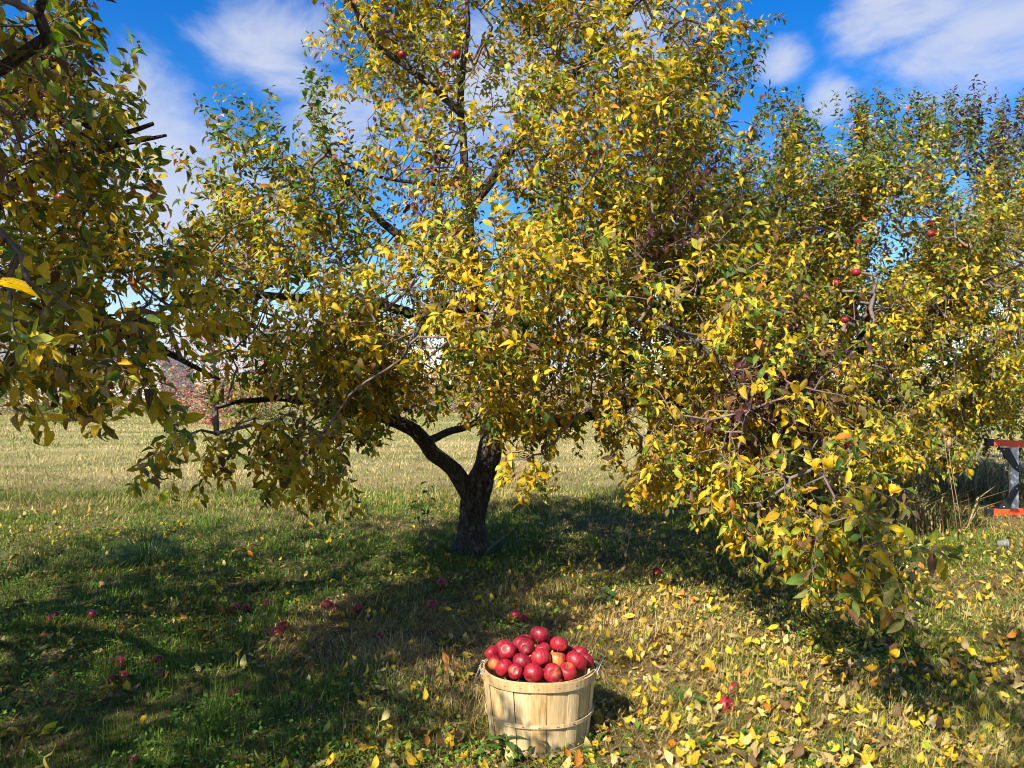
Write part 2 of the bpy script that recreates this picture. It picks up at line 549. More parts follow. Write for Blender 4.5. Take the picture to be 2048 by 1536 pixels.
# ------------------------------------------------------------------ leaf shapes
def leaf_shape(width, fold, curl, twist, wave, lod, petiole=0.28):
    """unit leaf along +Y, upper face +Z; returns vertices, triangles, leaf coordinates"""
    if lod == 0:
        st = [(0.0, 0.10), (0.14, 0.66), (0.36, 1.0), (0.60, 0.86), (0.82, 0.46)]
    elif lod == 1:
        st = [(0.0, 0.15), (0.3, 1.0), (0.68, 0.72)]
    else:
        st = [(0.02, 0.2), (0.42, 1.0)]
    V, U, T = [], [], []
    ca = 0.0
    y = z = 0.0
    last = 0.0
    for k, (s, w) in enumerate(st):
        ds = s - last
        ca = -curl * s
        y += ds * math.cos(ca)
        z += ds * math.sin(ca)
        last = s
        hw = w * width / 2
        tw = twist * s
        wv = wave * (1 if k % 2 else -1) * hw
        for sg in (-1, 0, 1):
            x0 = sg * hw * math.cos(fold)
            z0 = abs(sg) * hw * math.sin(fold) + sg * wv
            V.append((x0 * math.cos(tw) - z0 * math.sin(tw), y, z + x0 * math.sin(tw) + z0 * math.cos(tw)))
            U.append((sg * w, s, 0))
    ds = 1.0 - last
    ca = -curl
    V.append((0, y + ds * math.cos(ca), z + ds * math.sin(ca)))
    U.append((0, 1, 0))
    n = len(st)
    for k in range(n - 1):
        for c in (0, 1):
            p = k * 3 + c
            T += [(p, p + 1, p + 4), (p, p + 4, p + 3)]
    p = (n - 1) * 3
    tip = len(V) - 1
    T += [(p, p + 1, tip), (p + 1, p + 2, tip)]
    V = np.array(V)
    if petiole:
        V[:, 1] += petiole
        b = len(V)
        w = 0.016
        V = np.concatenate([V, [(-w, 0, 0.03), (w, 0, 0.03), (-w, petiole + 0.03, 0.004), (w, petiole + 0.03, 0.004)]])
        U += [(0, 0, 0)] * 4
        T += [(b, b + 1, b + 3), (b, b + 3, b + 2)]
    return V, np.array(T), np.array(U, float)


rs = random.Random(5)
SHAPES = {}
for lod in (0, 1, 2):
    SHAPES[lod] = [leaf_shape(rs.uniform(0.44, 0.66), rs.uniform(0.0, 0.95), rs.choice([rs.uniform(-0.3, 0.7), rs.uniform(0.6, 1.4), rs.uniform(1.2, 2.3)]),
                              rs.uniform(-0.8, 0.8), rs.uniform(-0.22, 0.22), lod) for _ in range(8)]
FALLEN_SHAPES = {lod: [leaf_shape(rs.uniform(0.44, 0.62), rs.uniform(-0.3, 0.8), rs.uniform(-1.6, 1.6), rs.uniform(-1.2, 1.2),
                                  rs.uniform(-0.4, 0.4), lod, 0.22) for _ in range(8)] for lod in (0, 1)}

PAL = {
    'yellow': (0.70, 0.450, 0.016), 'gold': (0.62, 0.36, 0.015), 'lime': (0.40, 0.43, 0.035), 'green': (0.075, 0.145, 0.022),
    'mid': (0.15, 0.22, 0.030), 'olive': (0.17, 0.165, 0.040), 'purple': (0.085, 0.028, 0.036), 'tan': (0.38, 0.25, 0.10),
    'orange': (0.58, 0.19, 0.02), 'brown': (0.17, 0.085, 0.035), 'straw': (0.62, 0.47, 0.17),
}
PAL = {k: np.array(v) for k, v in PAL.items()}


class Leaves:
    def __init__(self):
        self.p, self.b, self.s, self.c, self.k = [], [], [], [], []

    def add(self, p, d, n, s, c):
        self.p.append(p)
        self.b.append((d, n))
        self.s.append(s)
        self.c.append(c)
        self.k.append(random.randrange(8))

    def arrays(self):
        D = norm(np.array([b[0] for b in self.b]))
        N = np.array([b[1] for b in self.b])
        N = norm(N - D * np.sum(N * D, 1)[:, None])
        B = np.stack([np.cross(D, N), D, N], 2)
        return np.array(self.p), B, np.array(self.s), np.array(self.c), np.array(self.k)


def leaf_stuff(name, P, B, S, C, K, LOD, mat, shapes, parent=None):
    """many leaves joined as one mesh"""
    Vs, Ts, Cs, Us = [], [], [], []
    base = 0
    zid = RNG.random(len(P)) * 50
    for lod in sorted(set(LOD.tolist())):
        for k in range(8):
            m = np.where((K == k) & (LOD == lod))[0]
            if not len(m):
                continue
            V, T, U = shapes[lod][k]
            W = np.einsum('nij,vj->nvi', B[m], V) * S[m][:, None, None] + P[m][:, None, :]
            nv = len(V)
            Vs.append(W.reshape(-1, 3))
            Ts.append((T[None] + (base + np.arange(len(m)) * nv)[:, None, None]).reshape(-1, 3))
            Cs.append(np.repeat(C[m], nv, 0))
            UU = np.repeat(U[None], len(m), 0)
            UU[:, :, 2] = zid[m][:, None]
            Us.append(UU.reshape(-1, 3))
            base += nv * len(m)
    me = big_mesh(name, np.concatenate(Vs), np.concatenate(Ts), mat, np.concatenate(Cs), np.concatenate(Us), smooth=True)
    return link(name, me, parent)


SINGLE = {}


def leaf_single(name, key_col, k, mat, shapes, tagname):
    """shared mesh data of one leaf shape in one colour"""
    q = (tagname, k, tuple(np.round(key_col, 2)))
    if q not in SINGLE:
        V, T, U = shapes[0][k]
        U = U.copy()
        U[:, 2] = random.random() * 50
        SINGLE[q] = big_mesh(name, V, T, mat, np.repeat(np.array(key_col)[None], len(V), 0), U, smooth=True)
    return SINGLE[q]


def leaf_matrix(p, b, s):
    m = Matrix.Identity(4)
    for r_ in range(3):
        for c_ in range(3):
            m[r_][c_] = float(b[r_, c_] * s)
        m[r_][3] = float(p[r_])
    return m


def project(P):
    d = P[:, 1]
    dd = np.where(d > 0.1, d, 1e9)
    return 1024 + F * P[:, 0] / dd, 768 - F * (P[:, 2] - CAM_H) / dd, d


def pick_largest(P, S, count, ymin=-20):
    """indices of the leaves that show largest in the view, nearest per small picture cell"""
    px, py, d = project(P)
    ok = (d > 0.3) & (px > -10) & (px < 2058) & (py > ymin) & (py < 1546)
    idx = np.where(ok)[0]
    order = idx[np.argsort(d[idx])]
    seen, out = set(), []
    for i in order:
        cell = (int(px[i] // 22), int(py[i] // 22))
        if cell in seen:
            continue
        seen.add(cell)
        out.append(i)
    out.sort(key=lambda i: -S[i] / d[i])
    return np.array(out[:count], int)


# ------------------------------------------------------------------ apple trees
def catmull(pts, rad, step=0.06):
    pts = np.asarray(pts, float)
    rad = np.asarray(rad, float)
    P = np.concatenate([[2 * pts[0] - pts[1]], pts, [2 * pts[-1] - pts[-2]]])
    out, orad = [], []
    for i in range(1, len(P) - 2):
        n = max(2, int(np.linalg.norm(P[i + 1] - P[i]) / step))
        for k in range(n):
            t = k / n
            a_, b_, c_, d_ = P[i - 1], P[i], P[i + 1], P[i + 2]
            out.append(0.5 * ((2 * b_) + (-a_ + c_) * t + (2 * a_ - 5 * b_ + 4 * c_ - d_) * t * t + (-a_ + 3 * b_ - 3 * c_ + d_) * t ** 3))
            orad.append(rad[i - 1] * (1 - t) + rad[i] * t)
    out.append(pts[-1])
    orad.append(rad[-1])
    return np.array(out), np.array(orad)


def limb_mesh(pts, rad, n, rough, seed):
    """bark-rough tapered tube"""
    mb = MB()
    r_ = np.random.default_rng(seed)
    mb.tube(pts, rad, n)
    V = np.array(mb.v)
    ring = np.repeat(np.arange(len(pts)), n)
    ctr = pts[ring]
    dirv = V - ctr
    ang = np.tile(np.arange(n), len(pts))
    k = 1 + rough * (vnoise(ang * 0.9 + seed, ring * 0.45, seed) - 0.5) * 2 + rough * 0.7 * (vnoise(ang * 0.4, ring * 0.18, seed + 3) - 0.5) * 2
    V = ctr + dirv * k[:, None]
    mb.v = [tuple(v) for v in V]
    return mb


def make_tree(label, base, limbs, blobs, colour, seed, trunk_idx=1, lod_near=5.5, single=300, shoot_len=(0.16, 0.34), leaf_len=0.071,
              droop_all=0.0, limb_sides=10, avoid=None, thin=(), purple_spots=(), density=1.0):
    """limbs: list of (points, radii); blobs: (centre, radii, count, up, colour shift)"""
    rr = random.Random(seed)
    rn = np.random.default_rng(seed)
    root = link('apple_tree', None, loc=tuple(base))
    tag(root, label, 'tree', 'apple trees of the orchard row')
    inv = -np.asarray(base)
    nodes, par, rad, plen = [], [], [], []
    for li, (pts, rads) in enumerate(limbs):
        P, Rr = catmull(pts, rads)
        wob = np.stack([vnoise(np.arange(len(P)) * 0.22, np.full(len(P), 3.3 + li), seed + q) - 0.5 for q in range(3)], 1)
        P = P + wob * np.minimum(0.09, Rr[:, None] * 1.6) * np.clip(np.arange(len(P)) / 6, 0, 1)[:, None]
        nm = 'trunk' if li < trunk_idx else 'limb'
        big = li < trunk_idx
        mb = limb_mesh(P, Rr, 22 if big else (limb_sides if Rr[0] > 0.03 else 7), 0.24 if big else 0.14, seed + li)
        mb.v = [tuple(np.array(v) + inv) for v in mb.v]
        mb.build(nm, M_BARK if big else M_LIMB, root)
        st = 0 if big else 0
        for i in range(0, len(P), 2):
            nodes.append(P[i])
            rad.append(Rr[i])
            par.append(-1)
            plen.append(0.0 if not big else (0.8 if i > len(P) * 0.5 else 3.0))
    nlimb = len(nodes)
    # twig points spread through the crown
    A, UP, CS = [], [], []
    for (c, rv, n, up, cs) in blobs:
        n = int(n * density)
        q = rn.normal(size=(n * 3, 3))
        q = norm(q) * (rn.random((n * 3, 1)) ** 0.42)
        pts = np.asarray(c) + q * np.asarray(rv)
        # clumpy: keep points where a coarse noise is high
        h = vnoise(pts[:, 0] * 2.1 + seed, pts[:, 2] * 2.1 + pts[:, 1] * 0.9, seed) + 0.5 * vnoise(pts[:, 0] * 4.7, pts[:, 2] * 4.7 + pts[:, 1] * 2.1, seed + 1)
        keep = np.argsort(-h + rn.random(len(h)) * 1.0)[:n]
        for i in keep:
            A.append(pts[i])
            UP.append(up + 0.9 * max(0.0, q[i][2]))
            CS.append(cs)
    A = np.array(A)
    ok = A[:, 2] > 0.28
    if avoid is not None:
        ok &= ~avoid(A)
    tx, ty, td = project(A)
    for (cx, cy_, rx, ry, drop) in thin:               # looser places in the crown
        ok &= ~((((tx - cx) / rx) ** 2 + ((ty - cy_) / ry) ** 2 < 1) & (td > 0.3) & (rn.random(len(A)) < drop))
    A, UP, CS = A[ok], np.array(UP)[ok], np.array(CS)[ok]
    N0 = np.array(nodes)
    d0 = np.min(np.linalg.norm(A[:, None, ::1] - N0[None, ::3], axis=2), 1)
    order = np.argsort(d0)
    cap = nlimb + len(A) * 9
    NP = np.zeros((cap, 3))
    NP[:nlimb] = N0
    PL = np.zeros(cap)
    PL[:nlimb] = plen
    n = nlimb
    load = np.zeros(cap)
    shoots = []
    for i in order:
        p = A[i]
        dist = np.linalg.norm(NP[:n] - p, axis=1)
        j = int(np.argmin(dist + 0.18 * PL[:n]))
        L = dist[j]
        seg = max(1, min(8, int(L / 0.11)))
        a_ = NP[j].copy()
        side = rn.normal(size=3) * 0.10 * L
        side[2] += (0.12 if UP[i] > 0 else 0.10) * L
        prev_i = j
        for k in range(1, seg + 1):
            t = k / seg
            q = a_ * (1 - t) + p * t + side * math.sin(math.pi * t) + rn.normal(size=3) * 0.008
            if k == seg:
                q = p
            NP[n] = q
            PL[n] = PL[prev_i] + L / seg
            par.append(prev_i)
            n += 1
            prev_i = n - 1
        shoots.append((prev_i, i))
    segs, kept = [], []
    # leafy shoots
    cen = A.mean(0)
    LV = Leaves()
    for (ix, ai) in shoots:
        p = NP[ix]
        pj = par[ix]
        edge = norm(NP[ix] - NP[pj])
        outw = norm((p - cen) * np.array([1, 1, 0.5]))
        up = UP[ai]
        s = norm(edge * 0.55 + outw * 0.55 + np.array([0, 0, up]) + rn.normal(size=3) * 0.35)
        top = up > 0.75
        L = rr.uniform(*shoot_len) * (rr.uniform(1.1, 2.0) if top else 1.0)
        if up >= 1.9:
            L = rr.uniform(0.40, 0.75)
        ns = 4
        pts = [p]
        dirs = [s]
        for k in range(ns):
            s = norm(s + np.array([0, 0, (0.10 if top else (0.05 if up > 0 else -0.22))]) + rn.normal(size=3) * 0.10)
            pts.append(pts[-1] + s * L / ns)
            dirs.append(s)
        if avoid is not None and avoid(np.array([pts[-1], pts[2]])).any():
            continue
        kept.append(ix)
        for k in range(ns):
            segs.append((pts[k], pts[k + 1], 0.0021 - 0.0003 * k, 0.0018 - 0.0003 * k))
        cshift = CS[ai]
        isp = any(np.linalg.norm(p - np.asarray(c)) < r_ for (c, r_) in purple_spots) and rr.random() < 0.75
        shoot_tone = rr.random()
        nl = int(L / 0.0165) + rr.randint(1, 3)
        ph = rr.uniform(0, 6.28)
        for k in range(nl):
            t = (k + 0.6) / nl
            t = min(0.999, t ** 0.85)
            f = t * ns
            i0 = int(f)
            q = pts[i0] * (1 - (f - i0)) + pts[min(ns, i0 + 1)] * (f - i0)
            sd = dirs[min(ns, i0 + 1)]
            ph += 2.4 + rr.uniform(-0.3, 0.3)
            u = norm(np.cross(sd, [0.3, 0.9, 0.31]))
            w = np.cross(sd, u)
            radial = math.cos(ph) * u + math.sin(ph) * w
            dr = rr.uniform(-0.25, 0.65) + droop_all + (0.12 if up < 0 else 0.0)
            d = sd * rr.uniform(0.2, 0.9) + radial - np.array([0, 0, dr])
            nrm = np.array([-0.2, -0.3, 0.85]) + sd * 0.3 + rn.normal(size=3) * 0.55
            size = leaf_len * rr.uniform(0.5, 1.25) * (0.72 if t > 0.9 else 1.0)
            z = rr.random() + cshift + (0.28 if t > 0.62 and top else 0.0) + (0.14 if t > 0.8 else 0.0) + (shoot_tone - 0.5) * 0.5
            if isp:
                c = PAL['purple'] if rr.random() < 0.75 else PAL['brown']
            elif z < 0.43:
                c = PAL['yellow'] if rr.random() < 0.82 else PAL['gold']
            elif z < 0.55:
                c = PAL['yellow'] * 0.6 + PAL['lime'] * 0.4
            elif z < 0.66:
                c = PAL['lime']
            elif z < 0.95:
                c = PAL['mid'] if rr.random() < 0.6 else PAL['olive']
            else:
                c = PAL['green'] if rr.random() < 0.5 else (PAL['olive'] if rr.random() < 0.7 else PAL['olive'] * 0.6 + PAL['brown'] * 0.4)
            x = rr.random()
            if x < 0.016:
                c = PAL['orange']
            elif x < 0.06:
                c = PAL['brown']
            elif x < 0.11:
                c = PAL['tan']
            c = c * colour * rr.uniform(0.70, 1.28) * np.array([rr.uniform(0.92, 1.08), 1, 1])
            LV.add(q, d, nrm, size, c)
    # load and radius of the twigs that carry leaves
    for ix in kept:
        k = ix
        while k >= nlimb:
            load[k] += 1
            k = par[k]
    for k in range(nlimb, n):
        if load[k] < 1:
            continue
        r1 = min(0.0020 * math.sqrt(load[k]) + 0.0010, 0.022)
        pk = par[k]
        r0 = min(0.0020 * math.sqrt(load[pk]) + 0.0010, 0.022) if pk >= nlimb else r1 * 1.15
        segs.append((NP[pk], NP[k], min(r0, r1 * 1.5), r1))
    # twigs as one mesh of thin tubes
    S0 = np.array([s_[0] for s_ in segs])
    S1 = np.array([s_[1] for s_ in segs])
    r0 = np.array([s_[2] for s_ in segs])
    r1 = np.array([s_[3] for s_ in segs])
    t = norm(S1 - S0)
    S1 = S1 + t * r1[:, None] * 0.6
    u = norm(np.cross(t, np.array([0.37, 0.71, 0.6])))
    w = np.cross(t, u)
    ns = 4
    V = np.zeros((len(segs), 2 * ns, 3))
    for k in range(ns):
        an = 2 * math.pi * k / ns
        o = math.cos(an) * u + math.sin(an) * w
        V[:, k] = S0 + o * r0[:, None]
        V[:, ns + k] = S1 + o * r1[:, None]
    T = []
    for k in range(ns):
        k2 = (k + 1) % ns
        T += [(k, k2, ns + k2), (k, ns + k2, ns + k)]
    T = np.array(T)
    TT = (T[None] + (np.arange(len(segs)) * 2 * ns)[:, None, None]).reshape(-1, 3)
    tw = link('twigs', big_mesh('twigs', V.reshape(-1, 3) + inv, TT, M_TWIG, smooth=True), root)
    tw['kind'] = 'stuff'
    P, B, S, C, K = LV.arrays()
    keep = (P[:, 2] > gz(P[:, 0], P[:, 1]) + 0.12)
    near = np.linalg.norm(P - np.array([0, 0, CAM_H]), axis=1)
    keep &= near > 0.9
    P, B, S, C, K, near = P[keep], B[keep], S[keep], C[keep], K[keep], near[keep]
    pick = pick_largest(P, S, single) if single else np.array([], int)
    for i in pick:
        key = np.round(C[i] * 12) / 12 if False else C[i]
        # snap to a small palette so alike leaves share mesh data
        names = list(PAL)
        nb = names[int(np.argmin([np.sum((np.sqrt(PAL[q] * colour) - np.sqrt(np.maximum(C[i], 0))) ** 2) for q in names]))]
        me = leaf_single('leaf', PAL[nb] * colour * (0.85 + 0.3 * (K[i] % 3) / 2), int(K[i]), M_LEAF, SHAPES, 'tree')
        o = link('leaf', me, root)
        o.matrix_local = leaf_matrix(P[i] + inv, B[i], S[i])
    m = np.ones(len(P), bool)
    m[pick] = False
    px, py, d = project(P)
    inview = (d > 0.2) & (px > -150) & (px < 2200) & (py > -150)
    lod = np.where(~inview, 2, np.where(near < lod_near, 0, 1))
    fo = leaf_stuff('foliage', P[m] + inv, B[m], S[m], C[m], K[m], lod[m], M_LEAF, SHAPES, root)
    fo['kind'] = 'stuff'
    print('TREE', label, 'shoots', len(shoots), 'leaves', len(P))
    return root, NP[:n]


def PX(*pts):
    return [at(*p) for p in pts]


def blob(px, py, d, rx, ry, rd, n, up, cs=0.0):
    return (at(px, py, d), (rx * d / F, rd, ry * d / F), n, up, cs)


# --- the tree in the middle
T1B = ground_at(940, 1106)
b1 = T1B - np.array([0, 0, 0.05])
L1 = [
    (np.array([b1, b1 + [0.0, 0, 0.12], at(944, 1040, 6.63), at(950, 985, 6.62), at(972, 905, 6.6), at(988, 815, 6.58), at(986, 750, 6.5)]),
     [0.25, 0.150, 0.112, 0.115, 0.093, 0.080, 0.066]),
    (np.array(PX((950, 1010, 6.60), (905, 935, 6.5), (868, 895, 6.42), (840, 872, 6.38), (780, 842, 6.2), (700, 822, 5.9), (620, 800, 5.5), (520, 800, 4.9), (430, 815, 4.3))),
     [0.088, 0.070, 0.065, 0.060, 0.050, 0.042, 0.033, 0.02, 0.008]),
    (np.array(PX((986, 760, 6.5), (962, 650, 6.45), (950, 520, 6.4), (938, 400, 6.3), (922, 240, 6.2), (930, 90, 6.05), (938, -120, 5.9))),
     [0.072, 0.058, 0.045, 0.036, 0.030, 0.024, 0.012]),
    (np.array(PX((852, 884, 6.4), (905, 864, 6.75), (965, 832, 7.1), (1015, 760, 7.5), (1050, 640, 7.8), (1060, 520, 7.9))), [0.034, 0.030, 0.026, 0.022, 0.016, 0.008]),
    (np.array(PX((800, 850, 6.25), (775, 780, 6.6), (760, 690, 7.0), (735, 580, 7.3), (690, 450, 7.5), (650, 330, 7.6))), [0.036, 0.033, 0.029, 0.024, 0.017, 0.008]),
    (np.array(PX((975, 700, 6.45), (850, 640, 6.1), (700, 600, 5.6), (580, 595, 5.2), (450, 578, 4.9))), [0.055, 0.045, 0.036, 0.028, 0.012]),
    (np.array(PX((952, 560, 6.4), (830, 490, 6.2), (720, 400, 6.0), (640, 270, 5.9))), [0.045, 0.034, 0.024, 0.010]),
    (np.array(PX((936, 370, 6.3), (850, 366, 6.1), (750, 350, 5.9), (650, 310, 5.8))), [0.022, 0.017, 0.013, 0.006]),
    (np.array(PX((924, 230, 6.2), (860, 170, 6.1), (770, 100, 6.0), (700, 10, 5.9), (660, -60, 5.8))), [0.032, 0.028, 0.022, 0.016, 0.008]),
    (np.array(PX((985, 850, 6.6), (1060, 850, 6.4), (1170, 832, 6.0), (1280, 808, 5.6), (1420, 815, 5.0), (1560, 852, 4.4), (1660, 970, 3.8), (1715, 1070, 3.3), (1745, 1140, 3.1))),
     [0.058, 0.044, 0.038, 0.034, 0.029, 0.025, 0.018, 0.011, 0.005]),
    (np.array(PX((982, 735, 6.5), (1075, 625, 6.6), (1180, 490, 6.8), (1290, 330, 7.0), (1400, 140, 7.0), (1450, 20, 7.0))), [0.055, 0.040, 0.032, 0.024, 0.015, 0.007]),
    (np.array(PX((985, 760, 6.5), (1090, 690, 5.9), (1210, 650, 5.2), (1340, 660, 4.7), (1450, 730, 4.3), (1500, 820, 4.1))), [0.045, 0.032, 0.022, 0.015, 0.010, 0.005]),
    (np.array(PX((975, 720, 6.5), (1080, 660, 7.4), (1200, 540, 8.3), (1320, 420, 8.8), (1400, 300, 9.0))), [0.045, 0.034, 0.026, 0.018, 0.008]),
    (np.array(PX((940, 420, 6.3), (1040, 270, 6.4), (1170, 120, 6.4), (1290, -20, 6.4), (1350, -120, 6.4))), [0.045, 0.036, 0.028, 0.018, 0.008]),
    (np.array(PX((975, 690, 6.45), (940, 640, 5.8), (900, 610, 5.0), (850, 640, 4.4), (800, 720, 4.1))), [0.045, 0.036, 0.028, 0.018, 0.008]),
    (np.array(PX((1250, 640, 5.1), (1246, 720, 5.0), (1250, 790, 4.9), (1258, 860, 4.8))), [0.014, 0.012, 0.010, 0.006]),
]
B1 = [
    blob(1090, 60, 6.3, 430, 300, 1.5, 330, 0.5, -0.06),
    blob(820, 70, 6.1, 180, 170, 1.0, 70, 0.4, -0.06),
    blob(1080, 370, 6.1, 380, 190, 1.7, 300, 0.35, -0.02),
    blob(1380, 380, 6.7, 170, 230, 1.2, 130, 0.5, 0.12),
    blob(640, 450, 6.0, 180, 120, 1.1, 100, 0.5, 0.18),
    blob(1340, 730, 5.6, 150, 100, 0.9, 70, 0.0, 0.0), blob(1450, 640, 5.6, 120, 130, 0.9, 70, 0.1, 0.05), blob(1200, 560, 5.2, 220, 120, 0.8, 70, 0.15, -0.05),
    blob(540, 540, 5.4, 180, 130, 1.0, 80, 0.2, 0.12),
    blob(690, 690, 5.2, 220, 130, 1.2, 140, 0.0, 0.0), blob(500, 700, 5.0, 120, 110, 0.6, 26, -0.1, -0.05),
    blob(1020, 640, 5.6, 310, 160, 1.8, 240, 0.1, -0.04),
    blob(1330, 620, 5.4, 240, 170, 1.3, 200, 0.2, 0.06),
    blob(1380, 800, 4.8, 210, 130, 0.9, 120, -0.2, -0.06),
    blob(1530, 820, 4.5, 150, 150, 0.7, 50, -0.3, 0.0),
    blob(1600, 960, 3.9, 150, 120, 0.5, 29, -0.5, 0.0),
    blob(1720, 1090, 3.3, 100, 110, 0.35, 12, -0.7, 0.10),
    blob(1765, 1150, 2.95, 40, 80, 0.2, 4, -1.0, 0.15),
    blob(1440, 950, 4.3, 130, 90, 0.4, 17, -0.6, -0.1),
    blob(460, 860, 4.0, 110, 60, 0.5, 13, -0.7, -0.18),
    blob(620, 870, 4.3, 120, 80, 0.5, 17, -0.7, -0.18),
    blob(1290, 900, 5.0, 60, 90, 0.3, 12, -0.7, -0.2),
    blob(1060, 915, 4.6, 60, 40, 0.25, 5, -0.5, -0.2),
    blob(470, 300, 5.6, 30, 50, 0.3, 4, 2.0, 0.4), blob(640, 310, 5.9, 40, 50, 0.3, 5, 2.0, 0.3), blob(540, 330, 5.7, 40, 30, 0.3, 4, 2.0, 0.4),
    blob(760, 840, 5.8, 120, 60, 0.8, 26, -0.1, 0.0), blob(710, 865, 5.5, 120, 55, 0.6, 16, -0.4, -0.05), blob(1130, 850, 5.6, 120, 50, 0.7, 20, -0.4, -0.1),
    blob(600, 935, 4.2, 110, 45, 0.3, 6, -0.7, -0.2),
    blob(1090, 780, 5.4, 160, 50, 0.9, 34, -0.1, -0.1),
]


def avoid1(A):
    px, py, d = project(A)
    gap = (px > 690) & (px < 1235) & (py > 920) & (d > 4.9)
    gap |= (px > 770) & (px < 960) & (py > 860)
    low = (py > 1045) & (px < 1330)
    fgap = (px < 1330) & (px > 720) & (py > 1035)
    top = (px < 600) & (py < 170)
    bas = (px > 900) & (px < 1330) & (py > 1040)
    return gap | low | fgap | top | bas


purple1 = [(at(1590, 740, 4.5), 0.28), (at(1330, 510, 5.0), 0.22), (at(680, 840, 5.8), 0.3), (at(900, 400, 4.8), 0.25), (at(1480, 800, 4.3), 0.22)]
T1, T1N = make_tree('yellow-leaved apple tree with forked dark trunk standing behind the basket of apples', T1B, L1, B1, 1.0, 101, density=1.85, purple_spots=purple1, avoid=avoid1,
                    thin=[(415, 730, 110, 130, 0.8), (600, 610, 60, 60, 0.7), (790, 410, 70, 40, 0.7)])


# --- the other trees of the row
def rel(base, pts):
    return np.array([np.asarray(base) + np.asarray(p, float) for p in pts])


def row_limbs(b, h, r, seed, n=6, tr=0.15):
    q = random.Random(seed)
    out = [(rel(b, [(0, 0, -0.05), (0.02, 0, 0.15), (0.05, 0.03, 0.5), (0.02, 0.05, 0.95)]), [tr * 1.3, tr * 1.05, tr * 0.9, tr * 0.75])]
    for k in range(n):
        an = 2 * math.pi * k / n + q.uniform(-0.3, 0.3)
        c, s = math.cos(an), math.sin(an)
        z0 = q.uniform(0.65, 0.95)
        steep = q.uniform(0.4, 1.0)
        out.append((rel(b, [(0, 0, z0), (0.25 * r * c, 0.25 * r * s, z0 + 0.25 * h * steep), (0.55 * r * c, 0.55 * r * s, z0 + 0.42 * h * steep),
                            (0.85 * r * c, 0.85 * r * s, z0 + 0.5 * h * steep)]), [tr * 0.42, tr * 0.28, tr * 0.17, tr * 0.06]))
    out.append((rel(b, [(0, 0, 0.9), (0.1, 0.1, 0.4 * h), (0.05, 0.2, 0.65 * h), (0.1, 0.1, 0.9 * h)]), [tr * 0.6, tr * 0.42, tr * 0.28, tr * 0.1]))
    return out


T2B = np.array([3.95, 9.0, float(gz(3.95, 9.0))])
L2 = row_limbs(T2B, 3.8, 2.6, 3)
B2 = [
    blob(1560, 500, 8.6, 170, 170, 1.3, 220, 0.6, 0.12),
    blob(1740, 500, 8.8, 200, 175, 1.6, 260, 0.6, 0.06),
    blob(1900, 500, 9.0, 180, 180, 1.5, 220, 0.6, 0.10),
    blob(1620, 680, 7.8, 200, 160, 1.2, 240, 0.2, 0.0),
    blob(1830, 680, 8.2, 220, 160, 1.3, 260, 0.2, 0.0),
    blob(1700, 830, 7.6, 240, 90, 1.0, 150, -0.2, 0.0),
    blob(1960, 800, 8.6, 130, 90, 1.0, 110, -0.2, 0.0),
    blob(1500, 850, 7.6, 160, 90, 0.8, 110, -0.2, 0.0), blob(1800, 900, 7.6, 150, 60, 0.7, 36, -0.4, 0.0), blob(1650, 920, 7.4, 220, 50, 0.6, 36, -0.4, 0.0),
    blob(1480, 620, 8.4, 120, 160, 1.0, 90, 0.3, 0.05),
    blob(1590, 340, 8.6, 30, 60, 0.4, 12, 2.0, 0.35), blob(1725, 325, 8.8, 50, 60, 0.4, 14, 2.0, 0.35), blob(1850, 325, 8.8, 26, 60, 0.4, 12, 2.0, 0.3),
    blob(1925, 310, 9.0, 24, 60, 0.4, 10, 2.0, 0.4), blob(1990, 350, 9.0, 40, 60, 0.4, 12, 2.0, 0.4),
]


def avoid2(A):
    px, py, d = project(A)
    return ((px > 1955) & (py > 845) & (d < 9.3)) | (py > 985)


T2, T2N = make_tree('dense yellow-green apple tree with upright shoots beside the orange ladder', T2B, L2, B2, 0.98, 202, density=2.35, avoid=avoid2, lod_near=6.0,
                    purple_spots=[(at(1990, 300, 9.0), 0.5)], limb_sides=8, thin=[(1780, 520, 70, 50, 0.7)])

T3B = np.array([8.25, 11.4, float(gz(8.25, 11.4))])
L3 = row_limbs(T3B, 3.9, 2.7, 9)
B3 = [blob(2050, 520, 11.2, 190, 190, 1.8, 260, 0.55, 0.22), blob(2080, 720, 10.8, 190, 130, 1.6, 220, 0.1, 0.12), blob(2020, 830, 10.4, 120, 70, 1.0, 80, -0.1, 0.1),
      blob(2040, 310, 11.2, 40, 70, 0.5, 26, 0.9, 0.5)]
T3, T3N = make_tree('apple tree with reddish-brown upper shoots, cut off by the right edge, farthest of the row', T3B, L3, B3, 0.85, 303, limb_sides=7,
                    purple_spots=[(at(2040, 300, 11.2), 1.0)], single=200)

